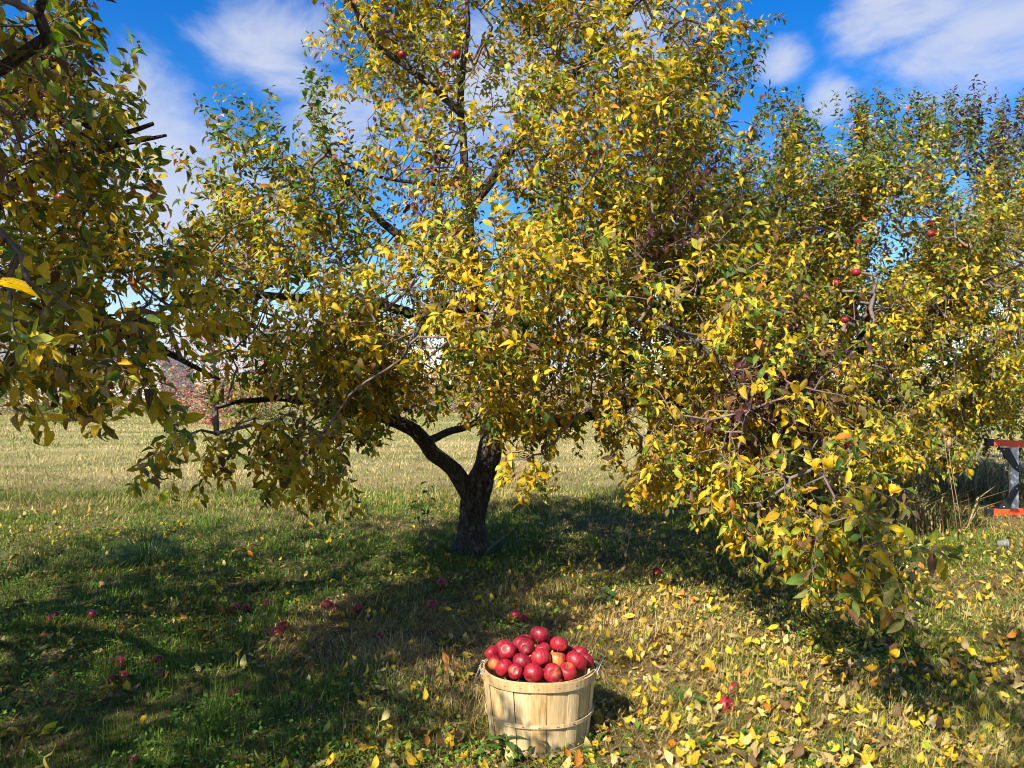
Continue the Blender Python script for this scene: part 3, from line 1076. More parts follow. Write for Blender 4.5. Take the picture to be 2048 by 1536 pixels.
T0B = np.array([-4.2, 3.5, float(gz(-4.2, 3.5))])
L0 = row_limbs(T0B, 3.6, 3.0, 17, n=7, tr=0.16)
L0 += [
    (np.array([T0B + [0, 0, 1.0], T0B + [1.0, 0.3, 1.7], at(40, 380, 3.6), at(200, 300, 3.5), at(330, 270, 3.4)]), [0.06, 0.045, 0.03, 0.018, 0.006]),
    (np.array([T0B + [0, 0, 0.9], T0B + [1.2, 0.5, 1.2], at(120, 640, 3.8), at(300, 690, 3.6), at(440, 760, 3.4)]), [0.06, 0.045, 0.03, 0.018, 0.006]),
    (np.array([T0B + [0, 0, 1.2], T0B + [1.0, -0.6, 2.0], at(0, 130, 2.3), at(75, 20, 2.2), at(120, -90, 2.1)]), [0.05, 0.036, 0.018, 0.014, 0.006]),
]
B0 = [
    ((-4.4, 3.3, 2.5), (2.2, 2.0, 1.5), 520, 0.3, 0.0),
    ((-3.7, 1.2, 2.5), (1.8, 1.3, 1.2), 400, 0.3, 0.0),  # unseen crown mass added on the sun side to deepen the shade
    ((-3.0, 3.4, 2.2), (1.3, 1.6, 1.3), 105, 0.3, 0.0),
    ((-3.6, 5.4, 2.2), (1.4, 1.3, 1.3), 80, 0.3, 0.05),
    ((-2.8, 1.0, 2.9), (1.1, 1.0, 0.8), 260, 0.3, 0.0), ((-3.1, 1.8, 3.6), (1.3, 1.0, 0.8), 110, 0.3, 0.0),  # unseen masses added as occluders, keeping sun off the visible leaves
    blob(40, 420, 3.2, 190, 250, 0.8, 66, 0.3, -0.06),
    blob(230, 420, 3.6, 140, 130, 0.6, 26, 0.35, 0.15),
    blob(60, 230, 2.9, 140, 130, 0.6, 32, 0.5, 0.15),
    blob(130, 610, 3.2, 230, 110, 0.8, 70, -0.1, -0.12),
    blob(370, 590, 3.8, 110, 70, 0.5, 14, -0.1, 0.0),
    blob(100, 730, 2.6, 190, 70, 0.5, 26, -0.5, -0.10),
    blob(400, 790, 3.3, 90, 60, 0.4, 8, -0.6, -0.1),
    blob(20, 60, 2.3, 80, 100, 0.4, 14, 0.2, 0.3),
    blob(150, -10, 2.5, 100, 35, 0.3, 7, 0.2, 0.3),
    blob(10, 830, 2.1, 20, 50, 0.15, 3, -0.8, 0.2),
    blob(300, 800, 2.6, 20, 40, 0.15, 2, -0.8, -0.1), ((-1.12, 1.40, 1.80), (0.13, 0.10, 0.14), 3, -0.3, 0.1),  # the last: unseen shoots added to cast a leaf shadow on the basket
]


def avoid0(A):
    px, py, d = project(A)
    fr = (d > 0.2) & (px > -60)
    right_edge = np.where(py < 130, 270, np.where(py < 420, 310, np.where(py < 560, 400, 480)))
    return (fr & (px > right_edge + 30)) | (fr & (py > 920)) | (fr & (py > 870) & (px > 70) & (px < 340)) | ((A[:, 0] > -0.72) & (A[:, 1] < 2.6)) | ((np.abs(A[:, 0]) < 1.0) & (np.abs(A[:, 1]) < 1.3))


T0, T0N = make_tree('shaded apple tree reaching in from the left edge with dark backlit leaves', T0B, L0, B0, 1.05, 404, avoid=avoid0, lod_near=5.0,
                    purple_spots=[(at(140, 190, 2.9), 0.25), (at(130, 230, 2.9), 0.2)], shoot_len=(0.18, 0.36), density=1.15, thin=[(415, 730, 120, 130, 0.85), (170, 800, 130, 60, 0.7), (260, 250, 110, 130, 0.5), (300, 470, 60, 60, 0.6)])

# --- the tree of the next row, behind the photographer, whose shade falls across the lower right
T9B = np.array([0.5, -2.3, float(gz(0.5, -2.3))])
L9 = row_limbs(T9B, 4.0, 2.0, 23)
L9.append((rel(T9B, [(0, 0, 1.2), (-0.2, 0.7, 2.4), (-0.6, 1.6, 3.2), (-0.8, 2.4, 3.7)]), [0.06, 0.045, 0.03, 0.012]))
B9 = [((0.5, -2.2, 3.1), (1.7, 1.3, 1.0), 130, 0.3, 0.0), ((-0.3, -0.1, 3.7), (0.85, 0.75, 0.45), 85, 0.2, 0.0), ((0.1, 0.35, 3.6), (0.6, 0.4, 0.35), 34, 0.2, 0.0)]
T9, T9N = make_tree('apple tree of the next row standing behind the photographer', T9B, L9, B9, 1.0, 505, single=0, limb_sides=6,
                    avoid=lambda A: (A[:, 1] > 0.9) | ((A[:, 1] > -0.7) & (A[:, 2] < 2.7)))
T9['group'] = 'apple trees of the next row'

# ------------------------------------------------------------------ grass
def green_map(x, y):
    g = 0.57 + 0.9 * (vnoise(x * 0.9 + 10, y * 0.9, 21) - 0.5) + 0.5 * (vnoise(x * 2.6, y * 2.6 + 5, 22) - 0.5)
    g = g + 0.34 * np.clip((-0.3 - x) / 1.2, 0, 1) * np.clip((9 - y) / 2, 0, 1)
    bare = np.exp(-(((x - 0.25) / 1.0) ** 2 + ((y - 5.0) / 1.2) ** 2)) + 0.8 * np.exp(-(((x + 0.5) / 0.8) ** 2 + ((y - 4.2) / 0.7) ** 2))
    g = g - 0.62 * bare + 0.9 * np.clip(vnoise(x * 1.1 + 30, y * 1.1 + 4, 25) - 0.62, 0, 1)
    far = np.clip((y - 9) / 3, 0, 1)
    strip = vnoise(x * 0.07 + 3, y * 0.42, 31)
    g = g * (1 - far) + far * (0.55 + 0.8 * (strip - 0.5) + 0.8 * (vnoise(x * 0.55, y * 0.4, 33) - 0.5) + 0.5 * (vnoise(x * 1.9, y * 1.3, 34) - 0.5))
    return np.clip(g, 0.02, 0.98)


def grass_mesh(name, n, y0, y1, hmin, hmax, w, seed, power):
    r_ = np.random.default_rng(seed)
    u = r_.random(n)
    y = y0 + (y1 - y0) * u ** power
    x = (r_.random(n) * 2 - 1) * (0.70 * y + 0.35)
    # clumping
    cx = (r_.random(n) - 0.5) * 0.02
    g = green_map(x, y)
    dens = 0.5 * vnoise(x * 3.1 + 7, y * 3.1, 41) + 0.9 * vnoise(x * 8.0, y * 8.0 + 3, 44) ** 2
    isg = r_.random(n) < g
    h = hmin + (hmax - hmin) * r_.random(n) ** 1.6
    h *= np.where(isg, 1.0, 1.15) * (0.55 + 0.9 * dens)
    lie = np.where(isg, r_.uniform(0.15, 1.25, n), r_.uniform(0.6, 1.5, n))
    lie = np.where(y > 9, r_.uniform(0.4, 1.45, n), lie)
    az = r_.uniform(0, 2 * np.pi, n) * 0.8 + vnoise(x * 1.5, y * 1.5, 43) * 4
    dx, dy = np.cos(az), np.sin(az)
    px_, py_ = -dy, dx
    ww = w * r_.uniform(0.6, 1.3, n) * np.clip(y / 5.0, 0.7, 9)
    base = np.stack([x + cx, y, gz(x, y) - 0.01], 1)
    side = np.stack([px_, py_, np.zeros(n)], 1) * ww[:, None] / 2
    fw = np.stack([dx, dy, np.zeros(n)], 1)
    upv = np.array([0, 0, 1.0])
    l1 = lie * 0.55
    l2 = lie * 1.15
    m = base + (fw * np.sin(l1)[:, None] + upv * np.cos(l1)[:, None]) * (h * 0.5)[:, None]
    tip = m + (fw * np.sin(l2)[:, None] + upv * np.cos(l2)[:, None]) * (h * 0.5)[:, None]
    tip[:, 2] = np.maximum(tip[:, 2], base[:, 2] + 0.012)
    V = np.stack([base - side, base + side, m - side * 0.8, m + side * 0.8, tip], 1)
    T = np.array([(0, 1, 3), (0, 3, 2), (2, 3, 4)])
    TT = (T[None] + (np.arange(n) * 5)[:, None, None]).reshape(-1, 3)
    gr = np.array([0.085, 0.175, 0.018])
    gr2 = np.array([0.20, 0.27, 0.035])
    stw = np.array([0.54, 0.42, 0.15])
    th = np.array([0.24, 0.15, 0.065])
    k = r_.random(n)[:, None]
    farf = np.clip((y - 9) / 4, 0, 1)[:, None]
    cg = gr * (1 - k) + gr2 * k
    cg = cg * (1 - farf) + farf * (np.array([0.14, 0.19, 0.035]) * (1 - k) + np.array([0.34, 0.36, 0.09]) * k)
    cs = stw * (1 - k * 0.75) + th * k * 0.75
    cs = cs * (1 - farf) + farf * (np.array([0.56, 0.46, 0.18]) * (1 - 0.5 * k) + np.array([0.36, 0.27, 0.11]) * 0.5 * k)
    c = np.where(isg[:, None], cg, cs) * r_.uniform(0.7, 1.25, n)[:, None]
    return big_mesh(name, V.reshape(-1, 3), TT, M_GRASS, np.repeat(c, 5, 0))


g1 = link('grass', grass_mesh('grass', 340000, 2.2, 10.5, 0.030, 0.095, 0.0042, 61, 1.35))
tag(g1, 'short green and straw grass under the apple trees', 'grass', kind='stuff')
g2 = link('grass', grass_mesh('field_grass', 230000, 9.0, 42.0, 0.03, 0.10, 0.0042, 62, 1.5))
tag(g2, 'sunlit dry straw-coloured grass of the open field behind the trees', 'grass', kind='stuff')

# low feathery weeds in the grass: many small leaflets
n = 60000
r_ = np.random.default_rng(77)
y = 2.3 + 6.2 * r_.random(n) ** 1.2
x = (r_.random(n) * 2 - 1) * (0.70 * y + 0.3)
pat = vnoise(x * 1.7 + 50, y * 1.7, 91) + 0.35 * np.clip(-x / 2, -0.6, 1)
kp = pat > 0.62
x, y = x[kp], y[kp]
n = len(x)
az = r_.uniform(0, 2 * np.pi, n)
el = r_.uniform(-0.2, 0.9, n)
L = r_.uniform(0.010, 0.026, n)
d = np.stack([np.cos(az) * np.cos(el), np.sin(az) * np.cos(el), np.sin(el)], 1)
s = np.stack([-np.sin(az), np.cos(az), r_.uniform(-0.4, 0.4, n)], 1)
p = np.stack([x, y, gz(x, y) + r_.uniform(0.015, 0.06, n)], 1)
V = np.stack([p, p + d * (L * 0.5)[:, None] + s * (L * 0.3)[:, None], p + d * L[:, None], p + d * (L * 0.5)[:, None] - s * (L * 0.3)[:, None]], 1)
T = np.array([(0, 1, 2), (0, 2, 3)])
TT = (T[None] + (np.arange(n) * 4)[:, None, None]).reshape(-1, 3)
c = np.array([0.075, 0.17, 0.022]) * r_.uniform(0.6, 1.7, n)[:, None] * np.array([1, 1, 1]) + np.array([0.05, 0.03, 0]) * r_.random(n)[:, None]
tag(link('ground_cover', big_mesh('ground_cover', V.reshape(-1, 3), TT, M_GRASS, np.repeat(c, 4, 0))),
    'low feathery green weeds growing through the grass', 'weeds', kind='stuff')

# broader weed leaves in loose rosettes
n = 1500
y = 2.4 + 7.0 * r_.random(n) ** 1.1
x = (r_.random(n) * 2 - 1) * (0.70 * y + 0.3)
kp = (vnoise(x * 1.2 + 80, y * 1.2, 92) + 0.25 * np.clip(-x / 2, -0.6, 1)) > 0.52
cx_, cy2 = x[kp], y[kp]
m_ = 6
x = np.repeat(cx_, m_) + r_.normal(0, 0.012, len(cx_) * m_)
y = np.repeat(cy2, m_) + r_.normal(0, 0.012, len(cx_) * m_)
n = len(x)
az = r_.uniform(0, 2 * np.pi, n)
el = r_.uniform(0.0, 0.8, n)
L = np.repeat(r_.uniform(0.025, 0.065, len(cx_)), m_) * r_.uniform(0.6, 1.2, n)
d = np.stack([np.cos(az) * np.cos(el), np.sin(az) * np.cos(el), np.sin(el)], 1)
d2 = np.stack([np.cos(az) * np.cos(el - 0.7), np.sin(az) * np.cos(el - 0.7), np.sin(el - 0.7)], 1)
s = np.stack([-np.sin(az), np.cos(az), np.zeros(n)], 1)
p = np.stack([x, y, gz(x, y) + 0.012], 1)
w_ = np.array([0, 0, 1.0]) * (L * 0.06)[:, None]
mid = p + d * (L * 0.5)[:, None]
V = np.stack([p, mid + s * (L * 0.26)[:, None] + w_, mid, mid - s * (L * 0.26)[:, None] + w_, mid + d2 * (L * 0.5)[:, None]], 1)
T = np.array([(0, 1, 2), (0, 2, 3), (1, 4, 2), (2, 4, 3)])
TT = (T[None] + (np.arange(n) * 5)[:, None, None]).reshape(-1, 3)
c = np.array([0.06, 0.14, 0.022]) * r_.uniform(0.6, 1.6, n)[:, None] + np.array([0.08, 0.05, 0]) * (r_.random(n)[:, None] ** 3)
tag(link('broadleaf_weeds', big_mesh('broadleaf_weeds', V.reshape(-1, 3), TT, M_GRASS, np.repeat(c, 5, 0))),
    'broad-leaved green weeds scattered through the short grass', 'weeds', kind='stuff')

# dry tall weeds in the shade under the right-hand trees
n = 9000
x = r_.uniform(2.2, 7.2, n)
y = 7.4 + 3.2 * r_.random(n) + 0.25 * (x - 4)
kp = vnoise(x * 1.1, y * 1.1, 95) > 0.35
kp &= ~((x > 4.5) & (y < 9.5))
x, y = x[kp], y[kp]
n = len(x)
h = r_.uniform(0.12, 0.5, n) * (0.5 + vnoise(x * 2, y * 2, 96))
az = r_.uniform(0, 2 * np.pi, n)
lean = r_.uniform(0.05, 0.6, n)
dv = np.stack([np.cos(az) * np.sin(lean), np.sin(az) * np.sin(lean), np.cos(lean)], 1)
sv = np.stack([-np.sin(az), np.cos(az), np.zeros(n)], 1) * (r_.uniform(0.003, 0.012, n))[:, None]
b0 = np.stack([x, y, gz(x, y)], 1)
m1 = b0 + dv * (h * 0.55)[:, None]
t1 = m1 + (dv + np.stack([np.cos(az), np.sin(az), -0.6 * np.ones(n)], 1) * 0.7) * (h * 0.4)[:, None]
V = np.stack([b0 - sv * 0.5, b0 + sv * 0.5, m1 - sv, m1 + sv, t1], 1)
T = np.array([(0, 1, 3), (0, 3, 2), (2, 3, 4)])
TT = (T[None] + (np.arange(n) * 5)[:, None, None]).reshape(-1, 3)
pal_ = np.array([(0.38, 0.27, 0.12), (0.27, 0.18, 0.08), (0.14, 0.17, 0.04), (0.48, 0.37, 0.18)])
c = pal_[r_.integers(0, 4, n)] * r_.uniform(0.7, 1.2, n)[:, None]
tag(link('dry_weeds', big_mesh('dry_weeds', V.reshape(-1, 3), TT, M_GRASS, np.repeat(c, 5, 0))),
    'tall dry tangled weeds in the shade under the right-hand trees', 'weeds', kind='stuff')

# ------------------------------------------------------------------ fallen leaves
n = 27000
y = 2.25 + 7.6 * r_.random(n) ** 1.30
x = (r_.random(n) * 2 - 1) * (0.70 * y + 0.3)
w = 0.24 + 0.80 * np.clip((x + 0.4) / 1.2, 0, 1) * np.clip((8.5 - y) / 2.5, 0.15, 1) + 0.9 * (vnoise(x * 1.5, y * 1.5, 55) - 0.5) + 0.8 * (vnoise(x * 4.5, y * 4.5, 56) - 0.5)
w *= np.clip((10.5 - y) / 3, 0.1, 1)
kp = r_.random(n) < np.clip(w, 0, 1)
bx, by = 0.112, 3.15
kp &= (x - bx) ** 2 + (y - by) ** 2 > 0.21 ** 2
x, y = x[kp], y[kp]
n = len(x)
FP = np.stack([x, y, gz(x, y) + r_.uniform(0.002, 0.042, n)], 1)
az = r_.uniform(0, 2 * np.pi, n)
tilt = r_.normal(0, 0.20, n)
FB = np.zeros((n, 3, 3))
for i in range(n):
    dd = np.array([math.cos(az[i]) * math.cos(tilt[i]), math.sin(az[i]) * math.cos(tilt[i]), math.sin(tilt[i])])
    nn = np.array([0, 0, 1.0 if r_.random() < 0.6 else -1.0]) + r_.normal(0, 0.26, 3)
    nn = norm(nn - dd * np.dot(nn, dd))
    FB[i] = np.stack([np.cross(dd, nn), dd, nn], 1)
FS = 0.026 + 0.050 * r_.random(n) ** 1.4
FNAMES = ['yellow', 'gold', 'straw', 'lime', 'orange', 'brown', 'tan']
FPROB = np.array([0.31, 0.13, 0.21, 0.05, 0.05, 0.11, 0.14])
FC = r_.choice(7, n, p=FPROB / FPROB.sum())
FK = r_.integers(0, 8, n)
FCOL = np.array([PAL[FNAMES[k]] for k in FC]) * r_.uniform(0.75, 1.2, n)[:, None]
pick = pick_largest(FP, FS, 300)
FLAB = {'yellow': 'bright yellow fallen leaf lying on the grass', 'gold': 'golden orange-yellow fallen leaf lying on the grass',
        'straw': 'pale straw-coloured fallen leaf lying on the grass', 'lime': 'yellow-green fallen leaf lying on the grass',
        'orange': 'orange fallen leaf lying on the grass', 'brown': 'dark brown withered fallen leaf on the grass', 'tan': 'dull tan fallen leaf lying on the grass'}
for i in pick:
    nm = FNAMES[FC[i]]
    o = link('fallen_leaf', leaf_single('fallen_leaf', PAL[nm] * (0.85 + 0.2 * (FK[i] % 2)), int(FK[i]), M_FALLEN, FALLEN_SHAPES, 'fallen'))
    o.matrix_world = leaf_matrix(FP[i], FB[i], FS[i])
    tag(o, FLAB[nm], 'leaf', nm + ' leaves fallen on the grass')
m = np.ones(n, bool)
m[pick] = False
lod = np.where(FP[:, 1] < 4.5, 0, 1)
fl = leaf_stuff('fallen_leaves', FP[m], FB[m], FS[m], FCOL[m], FK[m], lod[m], M_FALLEN, FALLEN_SHAPES)
tag(fl, 'litter of yellow and tan leaves strewn over the grass', 'leaves', kind='stuff')

# ------------------------------------------------------------------ basket
BK = np.array([bx, by, float(gz(bx, by)) + 0.004])
basket = tag(link('bushel_basket', None, loc=tuple(BK)), 'pale wooden bushel basket heaped with red apples on the grass', 'basket')
basket.rotation_euler = (R(-3.0), 0, R(8))
BH, RT, RB = 0.286, 0.234, 0.197
NS = 20
rb = random.Random(12)
edges = np.cumsum([rb.uniform(0.75, 1.25) for _ in range(NS)])
edges = np.concatenate([[0], edges]) / edges[-1] * 2 * math.pi


def rad_at(z):
    t = z / BH
    return RB + (RT - RB) * (t ** 0.85)


for k in range(NS):
    a0, a1 = edges[k] + 0.004, edges[k + 1] + (0.03 if k % 2 else -0.006)
    off = 0.0042 * (k % 2) + rb.uniform(0, 0.0012)         # every other stave lies under its neighbours
    mb = MB()
    nz_, na = 9, 5
    vs, fs = [], []
    top = BH - rb.uniform(0, 0.004)
    for side, th in ((0, 0.0), (1, 0.0026)):
        for i in range(nz_):
            z = top * i / (nz_ - 1)
            for j in range(na):
                an = a0 + (a1 - a0) * j / (na - 1)
                r0_ = rad_at(z) - off - th + 0.0012 * math.sin(j / (na - 1) * math.pi)
                vs.append((r0_ * math.cos(an), r0_ * math.sin(an), z))
    q = nz_ * na
    for i in range(nz_ - 1):
        for j in range(na - 1):
            p0 = i * na + j
            fs.append((p0, p0 + 1, p0 + na + 1, p0 + na))
            fs.append((q + p0, q + p0 + na, q + p0 + na + 1, q + p0 + 1))
    for i in range(nz_ - 1):
        for e in (0, na - 1):
            p0 = i * na + e
            f_ = (p0, p0 + na, q + p0 + na, q + p0)
            fs.append(f_ if e == 0 else tuple(reversed(f_)))
    for j in range(na - 1):
        p0 = (nz_ - 1) * na + j
        fs.append((p0, p0 + 1, q + p0 + 1, q + p0))
    mb.add(vs, fs)
    mb.build('stave', M_WOOD, basket, smooth=False)


def hoop(name, z0, z1, out0, out1, start, span, thick=0.0035):
    """a bent splint band; its ends overlap because the radius grows along it"""
    mb = MB()
    nn = 72
    vs, fs = [], []
    for i in range(nn + 1):
        t = i / nn
        an = start + span * t
        o_ = out0 + (out1 - out0) * t
        wav = 0.0014 * math.sin(an * 5 + z0 * 90)
        for (z, dr) in ((z0, 0), (z1, 0), (z1, thick), (z0, thick)):
            r0_ = rad_at(min(z, BH)) + o_ + dr
            vs.append((r0_ * math.cos(an), r0_ * math.sin(an), z + wav))
    for i in range(nn):
        for j in range(4):
            j2 = (j + 1) % 4
            fs.append((i * 4 + j, i * 4 + j2, (i + 1) * 4 + j2, (i + 1) * 4 + j))
    fs += [(0, 1, 2, 3), tuple(nn * 4 + k for k in (3, 2, 1, 0))]
    mb.add(vs, fs)
    return mb.build(name, M_WOOD, basket, smooth=False)


hoop('rim_hoop', BH - 0.030, BH + 0.002, 0.0015, 0.0052, -0.9, 2 * math.pi + 0.25)
hoop('inner_hoop', BH - 0.026, BH + 0.004, -0.0115, -0.0105, 0.4, 2 * math.pi + 0.02)
hoop('middle_hoop', BH * 0.40, BH * 0.40 + 0.015, 0.0012, 0.0048, -0.55, 2 * math.pi + 0.35, 0.003)
hoop('foot_hoop', 0.004, 0.018, 0.0012, 0.003, 1.9, 2 * math.pi + 0.2, 0.003)
mb = MB()
mb.lathe([(0.0, 0.012), (RB * 0.5, 0.012), (RB - 0.008, 0.012), (RB - 0.008, 0.006), (0, 0.006)], 32)
mb.build('basket_floor', M_WOOD, basket, smooth=False)
# wire bails at both sides
for an0 in (-0.30, math.pi - 0.1):
    mb = MB()
    pts = []
    for t in np.linspace(0, 1, 22):
        an = an0 + (t - 0.5) * 0.46
        drop = 0.055 * math.sin(math.pi * t)
        r0_ = RT + 0.010 + 0.022 * math.sin(math.pi * t)
        pts.append((r0_ * math.cos(an), r0_ * math.sin(an), BH - 0.006 + (drop if an0 < 0 else -drop)))
    mb.tube(pts, 0.0013, 6)
    hd = mb.build('wire_handle', M_WIRE, basket)
    for t in (-0.23, 0.23):
        mb = MB()
        an = an0 + t
        pts = []
        for q in np.linspace(0, 2 * math.pi, 14):
            r0_ = RT + 0.0 + 0.012 * math.cos(q)
            pts.append((r0_ * math.cos(an + 0.01 * q), r0_ * math.sin(an + 0.01 * q), BH - 0.004 + 0.016 * math.sin(q)))
        mb.tube(pts, 0.0013, 6)
        mb.build('wire_loop', M_WIRE, hd)
# staples
for k in range(NS):
    an = 0.5 * (edges[k] + edges[k + 1])
    for z, o_ in ((BH - 0.014, 0.0092), (BH * 0.40 + 0.007, 0.0084)):
        mb = MB()
        r0_ = rad_at(z) + o_
        rot = Matrix.Rotation(an, 3, 'Z')
        mb.box((r0_ * math.cos(an), r0_ * math.sin(an), z), (0.0014, 0.009, 0.0013), rot)
        mb.build('staple', M_WIRE, basket, smooth=False)

# ------------------------------------------------------------------ apples
def apple_data(k):
    q = random.Random(40 + k)
    el = q.uniform(0.90, 1.06)
    sh = q.uniform(0.02, 0.10)
    prof = []
    n_ = 22
    for i in range(n_ + 1):
        th = math.pi * i / n_
        rr_ = math.sin(th) ** 0.92 if 0 < th < math.pi else 0.0
        z = -math.cos(th) * 0.92 * el
        rr_ *= 1 + sh * math.cos(th) * -1.0
        # hollows at stem and eye
        z -= 0.30 * math.exp(-((math.pi - th) / 0.40) ** 2)
        z += 0.20 * math.exp(-(th / 0.36) ** 2)
        prof.append((max(rr_, 0.0), z))
    mb = MB()
    nn = 28
    vs, fs = [], []
    for (rr_, z) in prof:
        for j in range(nn):
            a_ = 2 * math.pi * j / nn
            lob = 1 + 0.028 * math.cos(5 * a_ + k) * (1.0 if z < 0 else 0.5) + 0.030 * math.cos(2 * a_ + 1.3 * k) + 0.02 * math.cos(a_ + z * 3 + k)
            vs.append((rr_ * lob * math.cos(a_) * 0.0375, rr_ * lob * math.sin(a_) * 0.0375, z * 0.0375))
    for i in range(len(prof) - 1):
        for j in range(nn):
            j2 = (j + 1) % nn
            fs.append((i * nn + j, i * nn + j2, (i + 1) * nn + j2, (i + 1) * nn + j))
    mb.add(vs, fs)
    me = mb.data('apple', M_APPLE)
    return me, prof[-1][1] * 0.0375, prof[0][1] * 0.0375


APPLES = [apple_data(k) for k in range(5)]
mb = MB()
mb.tube([(0, 0, -0.004), (0.001, 0, 0.008), (0.004, 0.001, 0.018), (0.007, 0.002, 0.025)], [0.0012, 0.0011, 0.0012, 0.0018], 6)
STEM = mb.data('stem', M_STEM)
mb = MB()
for k in range(5):
    a_ = 2 * math.pi * k / 5
    c_, s_ = math.cos(a_), math.sin(a_)
    mb.add([(0.0008 * c_ - 0.0022 * s_, 0.0008 * s_ + 0.0022 * c_, 0.0006), (0.0008 * c_ + 0.0022 * s_, 0.0008 * s_ - 0.0022 * c_, 0.0006),
            (0.0062 * c_, 0.0062 * s_, -0.0028), (0.003 * c_, 0.003 * s_, 0.001)], [(0, 1, 2), (0, 3, 1), (1, 3, 2), (2, 3, 0)])
mb.lathe([(0.0, 0.001), (0.0035, 0.0008), (0.0035, 0.004), (0.0, 0.004)], 8)
CALYX = mb.data('calyx', M_CALYX)


def apple(p, dia, axis, label, group, blush=0.3, dark=0.0, kind=None):
    """axis: direction of the stem end"""
    k = random.randrange(5) if kind is None else kind
    me, zt, zb = APPLES[k]
    o = link('apple', me)
    sc = dia / 0.075
    qt = Vector(axis).normalized().to_track_quat('Z', 'Y') @ Matrix.Rotation(random.uniform(0, 6.28), 3, 'Z').to_quaternion()
    o.rotation_mode = 'QUATERNION'
    o.rotation_quaternion = qt
    o.location = tuple(float(c_) for c_ in p)
    o.scale = (sc * random.uniform(0.93, 1.05), sc * random.uniform(0.95, 1.07), sc * random.uniform(0.95, 1.05))
    o.color = (blush, dark, 0, 1)
    tag(o, label, 'apple', group)
    st = link('stem', STEM, o, (0, 0, zt))
    ca = link('calyx', CALYX, o, (0, 0, zb))
    return o


# the heap: zoomed positions measured in the photograph, (x, y, diameter) / 4.572 from (900, 1200); depth; stem axis; look
TOWARD = (0, -1, 0.25)
HEAP = [
    (820, 325, 178, 3.30, (0.2, 0.5, 0.8), 0.12, 0.3, 'dark red apple crowning the top of the heap in the basket'),
    (690, 385, 150, 3.37, (0, 0.6, 0.8), 0.1, 0.4, 'red apple mostly hidden just behind and left of the topmost one'),
    (842, 465, 168, 3.22, (-0.5, 0.3, 0.8), 0.2, 0.3, 'streaky dull red apple directly below the topmost apple of the heap'),
    (990, 420, 162, 3.24, (0.3, 0.5, 0.8), 0.15, 0.0, 'bright red apple at the upper right shoulder of the heap'),
    (638, 435, 176, 3.26, (-0.3, 0.6, 0.7), 0.0, 0.1, 'large crimson apple at the upper left of the heap'),
    (690, 485, 152, 3.17, (0.1, 1, -0.2), 0.05, 0.55, 'small dark red apple whose eye faces out, in the middle of the heap'),
    (490, 430, 142, 3.30, (-0.4, 0.5, 0.7), 0.1, 0.0, 'red apple on the upper left slope at the back of the heap'),
    (545, 500, 140, 3.25, (0, 0.5, 0.8), 0.05, 0.5, 'dark red apple wedged behind its neighbours on the upper left slope'),
    (400, 508, 146, 3.22, (-0.6, 0.4, 0.7), 0.1, 0.0, 'round pinkish red apple at the left side of the heap'),
    (507, 555, 165, 3.14, (0.1, 0.8, -0.5), 0.1, 0.1, 'crimson apple with its pale eye turned up at the left of the heap'),
    (978, 580, 168, 3.13, (0.1, 0.35, 0.9), 0.58, 0.0, 'orange apple with a yellow patch, in the right of the heap'),
    (1145, 558, 182, 3.17, (0.5, 0.4, 0.7), 0.02, 0.05, 'large glossy crimson apple at the right of the heap'),
    (1075, 490, 150, 3.27, (0.2, 0.6, 0.7), 0.1, 0.4, 'dark apple half hidden behind the large one at the right of the heap'),
    (1258, 612, 150, 3.20, (0.6, 0.3, 0.7), 0.05, 0.5, 'dark red apple against the far right rim of the basket'),
    (640, 638, 180, 3.09, (0.3, 0.6, 0.6), 0.0, 0.7, 'dark maroon apple low in the left middle of the heap'),
    (820, 635, 182, 3.08, (-0.3, 0.7, 0.6), 0.1, 0.0, 'bright red round apple low in the middle of the heap'),
    (362, 605, 140, 3.16, (-0.7, 0.4, 0.5), 0.5, 0.0, 'yellow-sided apple against the left rim of the basket'),
    (410, 668, 162, 3.09, (-0.4, 0.6, 0.6), 0.45, 0.0, 'red apple with a yellow glow low at the left rim'),
    (515, 705, 144, 3.05, (0.1, 1, -0.45), 0.2, 0.35, 'small dull apple with a dark open eye at the front left rim'),
    (702, 730, 180, 3.03, (0.4, 0.7, 0.5), 0.15, 0.15, 'deep red apple at the front rim, left of the middle'),
    (925, 727, 166, 3.03, (0, 1, -0.3), 0.35, 0.0, 'orange-red apple with its eye facing out at the front rim'),
    (1096, 690, 168, 3.07, (0.05, -0.45, 0.9), 0.45, 0.0, 'orange-red apple showing its stem hollow at the front right rim'),
    (1185, 500, 150, 3.31, (0.3, 0.6, 0.7), 0.1, 0.3, 'red apple peeping out behind the right shoulder of the heap'),
    (905, 395, 145, 3.36, (0.2, 0.7, 0.6), 0.1, 0.3, 'red apple almost hidden right behind the topmost one'),
]
hp, hd_ = [], []
for (zx, zy, dz, dep, ax_, bl, dk, lab) in HEAP:
    dep = dep - 0.09
    hp.append(at(900 + zx / 4.572, 1200 + zy / 4.572, dep))
    hd_.append(1.05 * dz / 4.572 * dep / F)
hp, hd_ = np.array(hp), np.array(hd_)
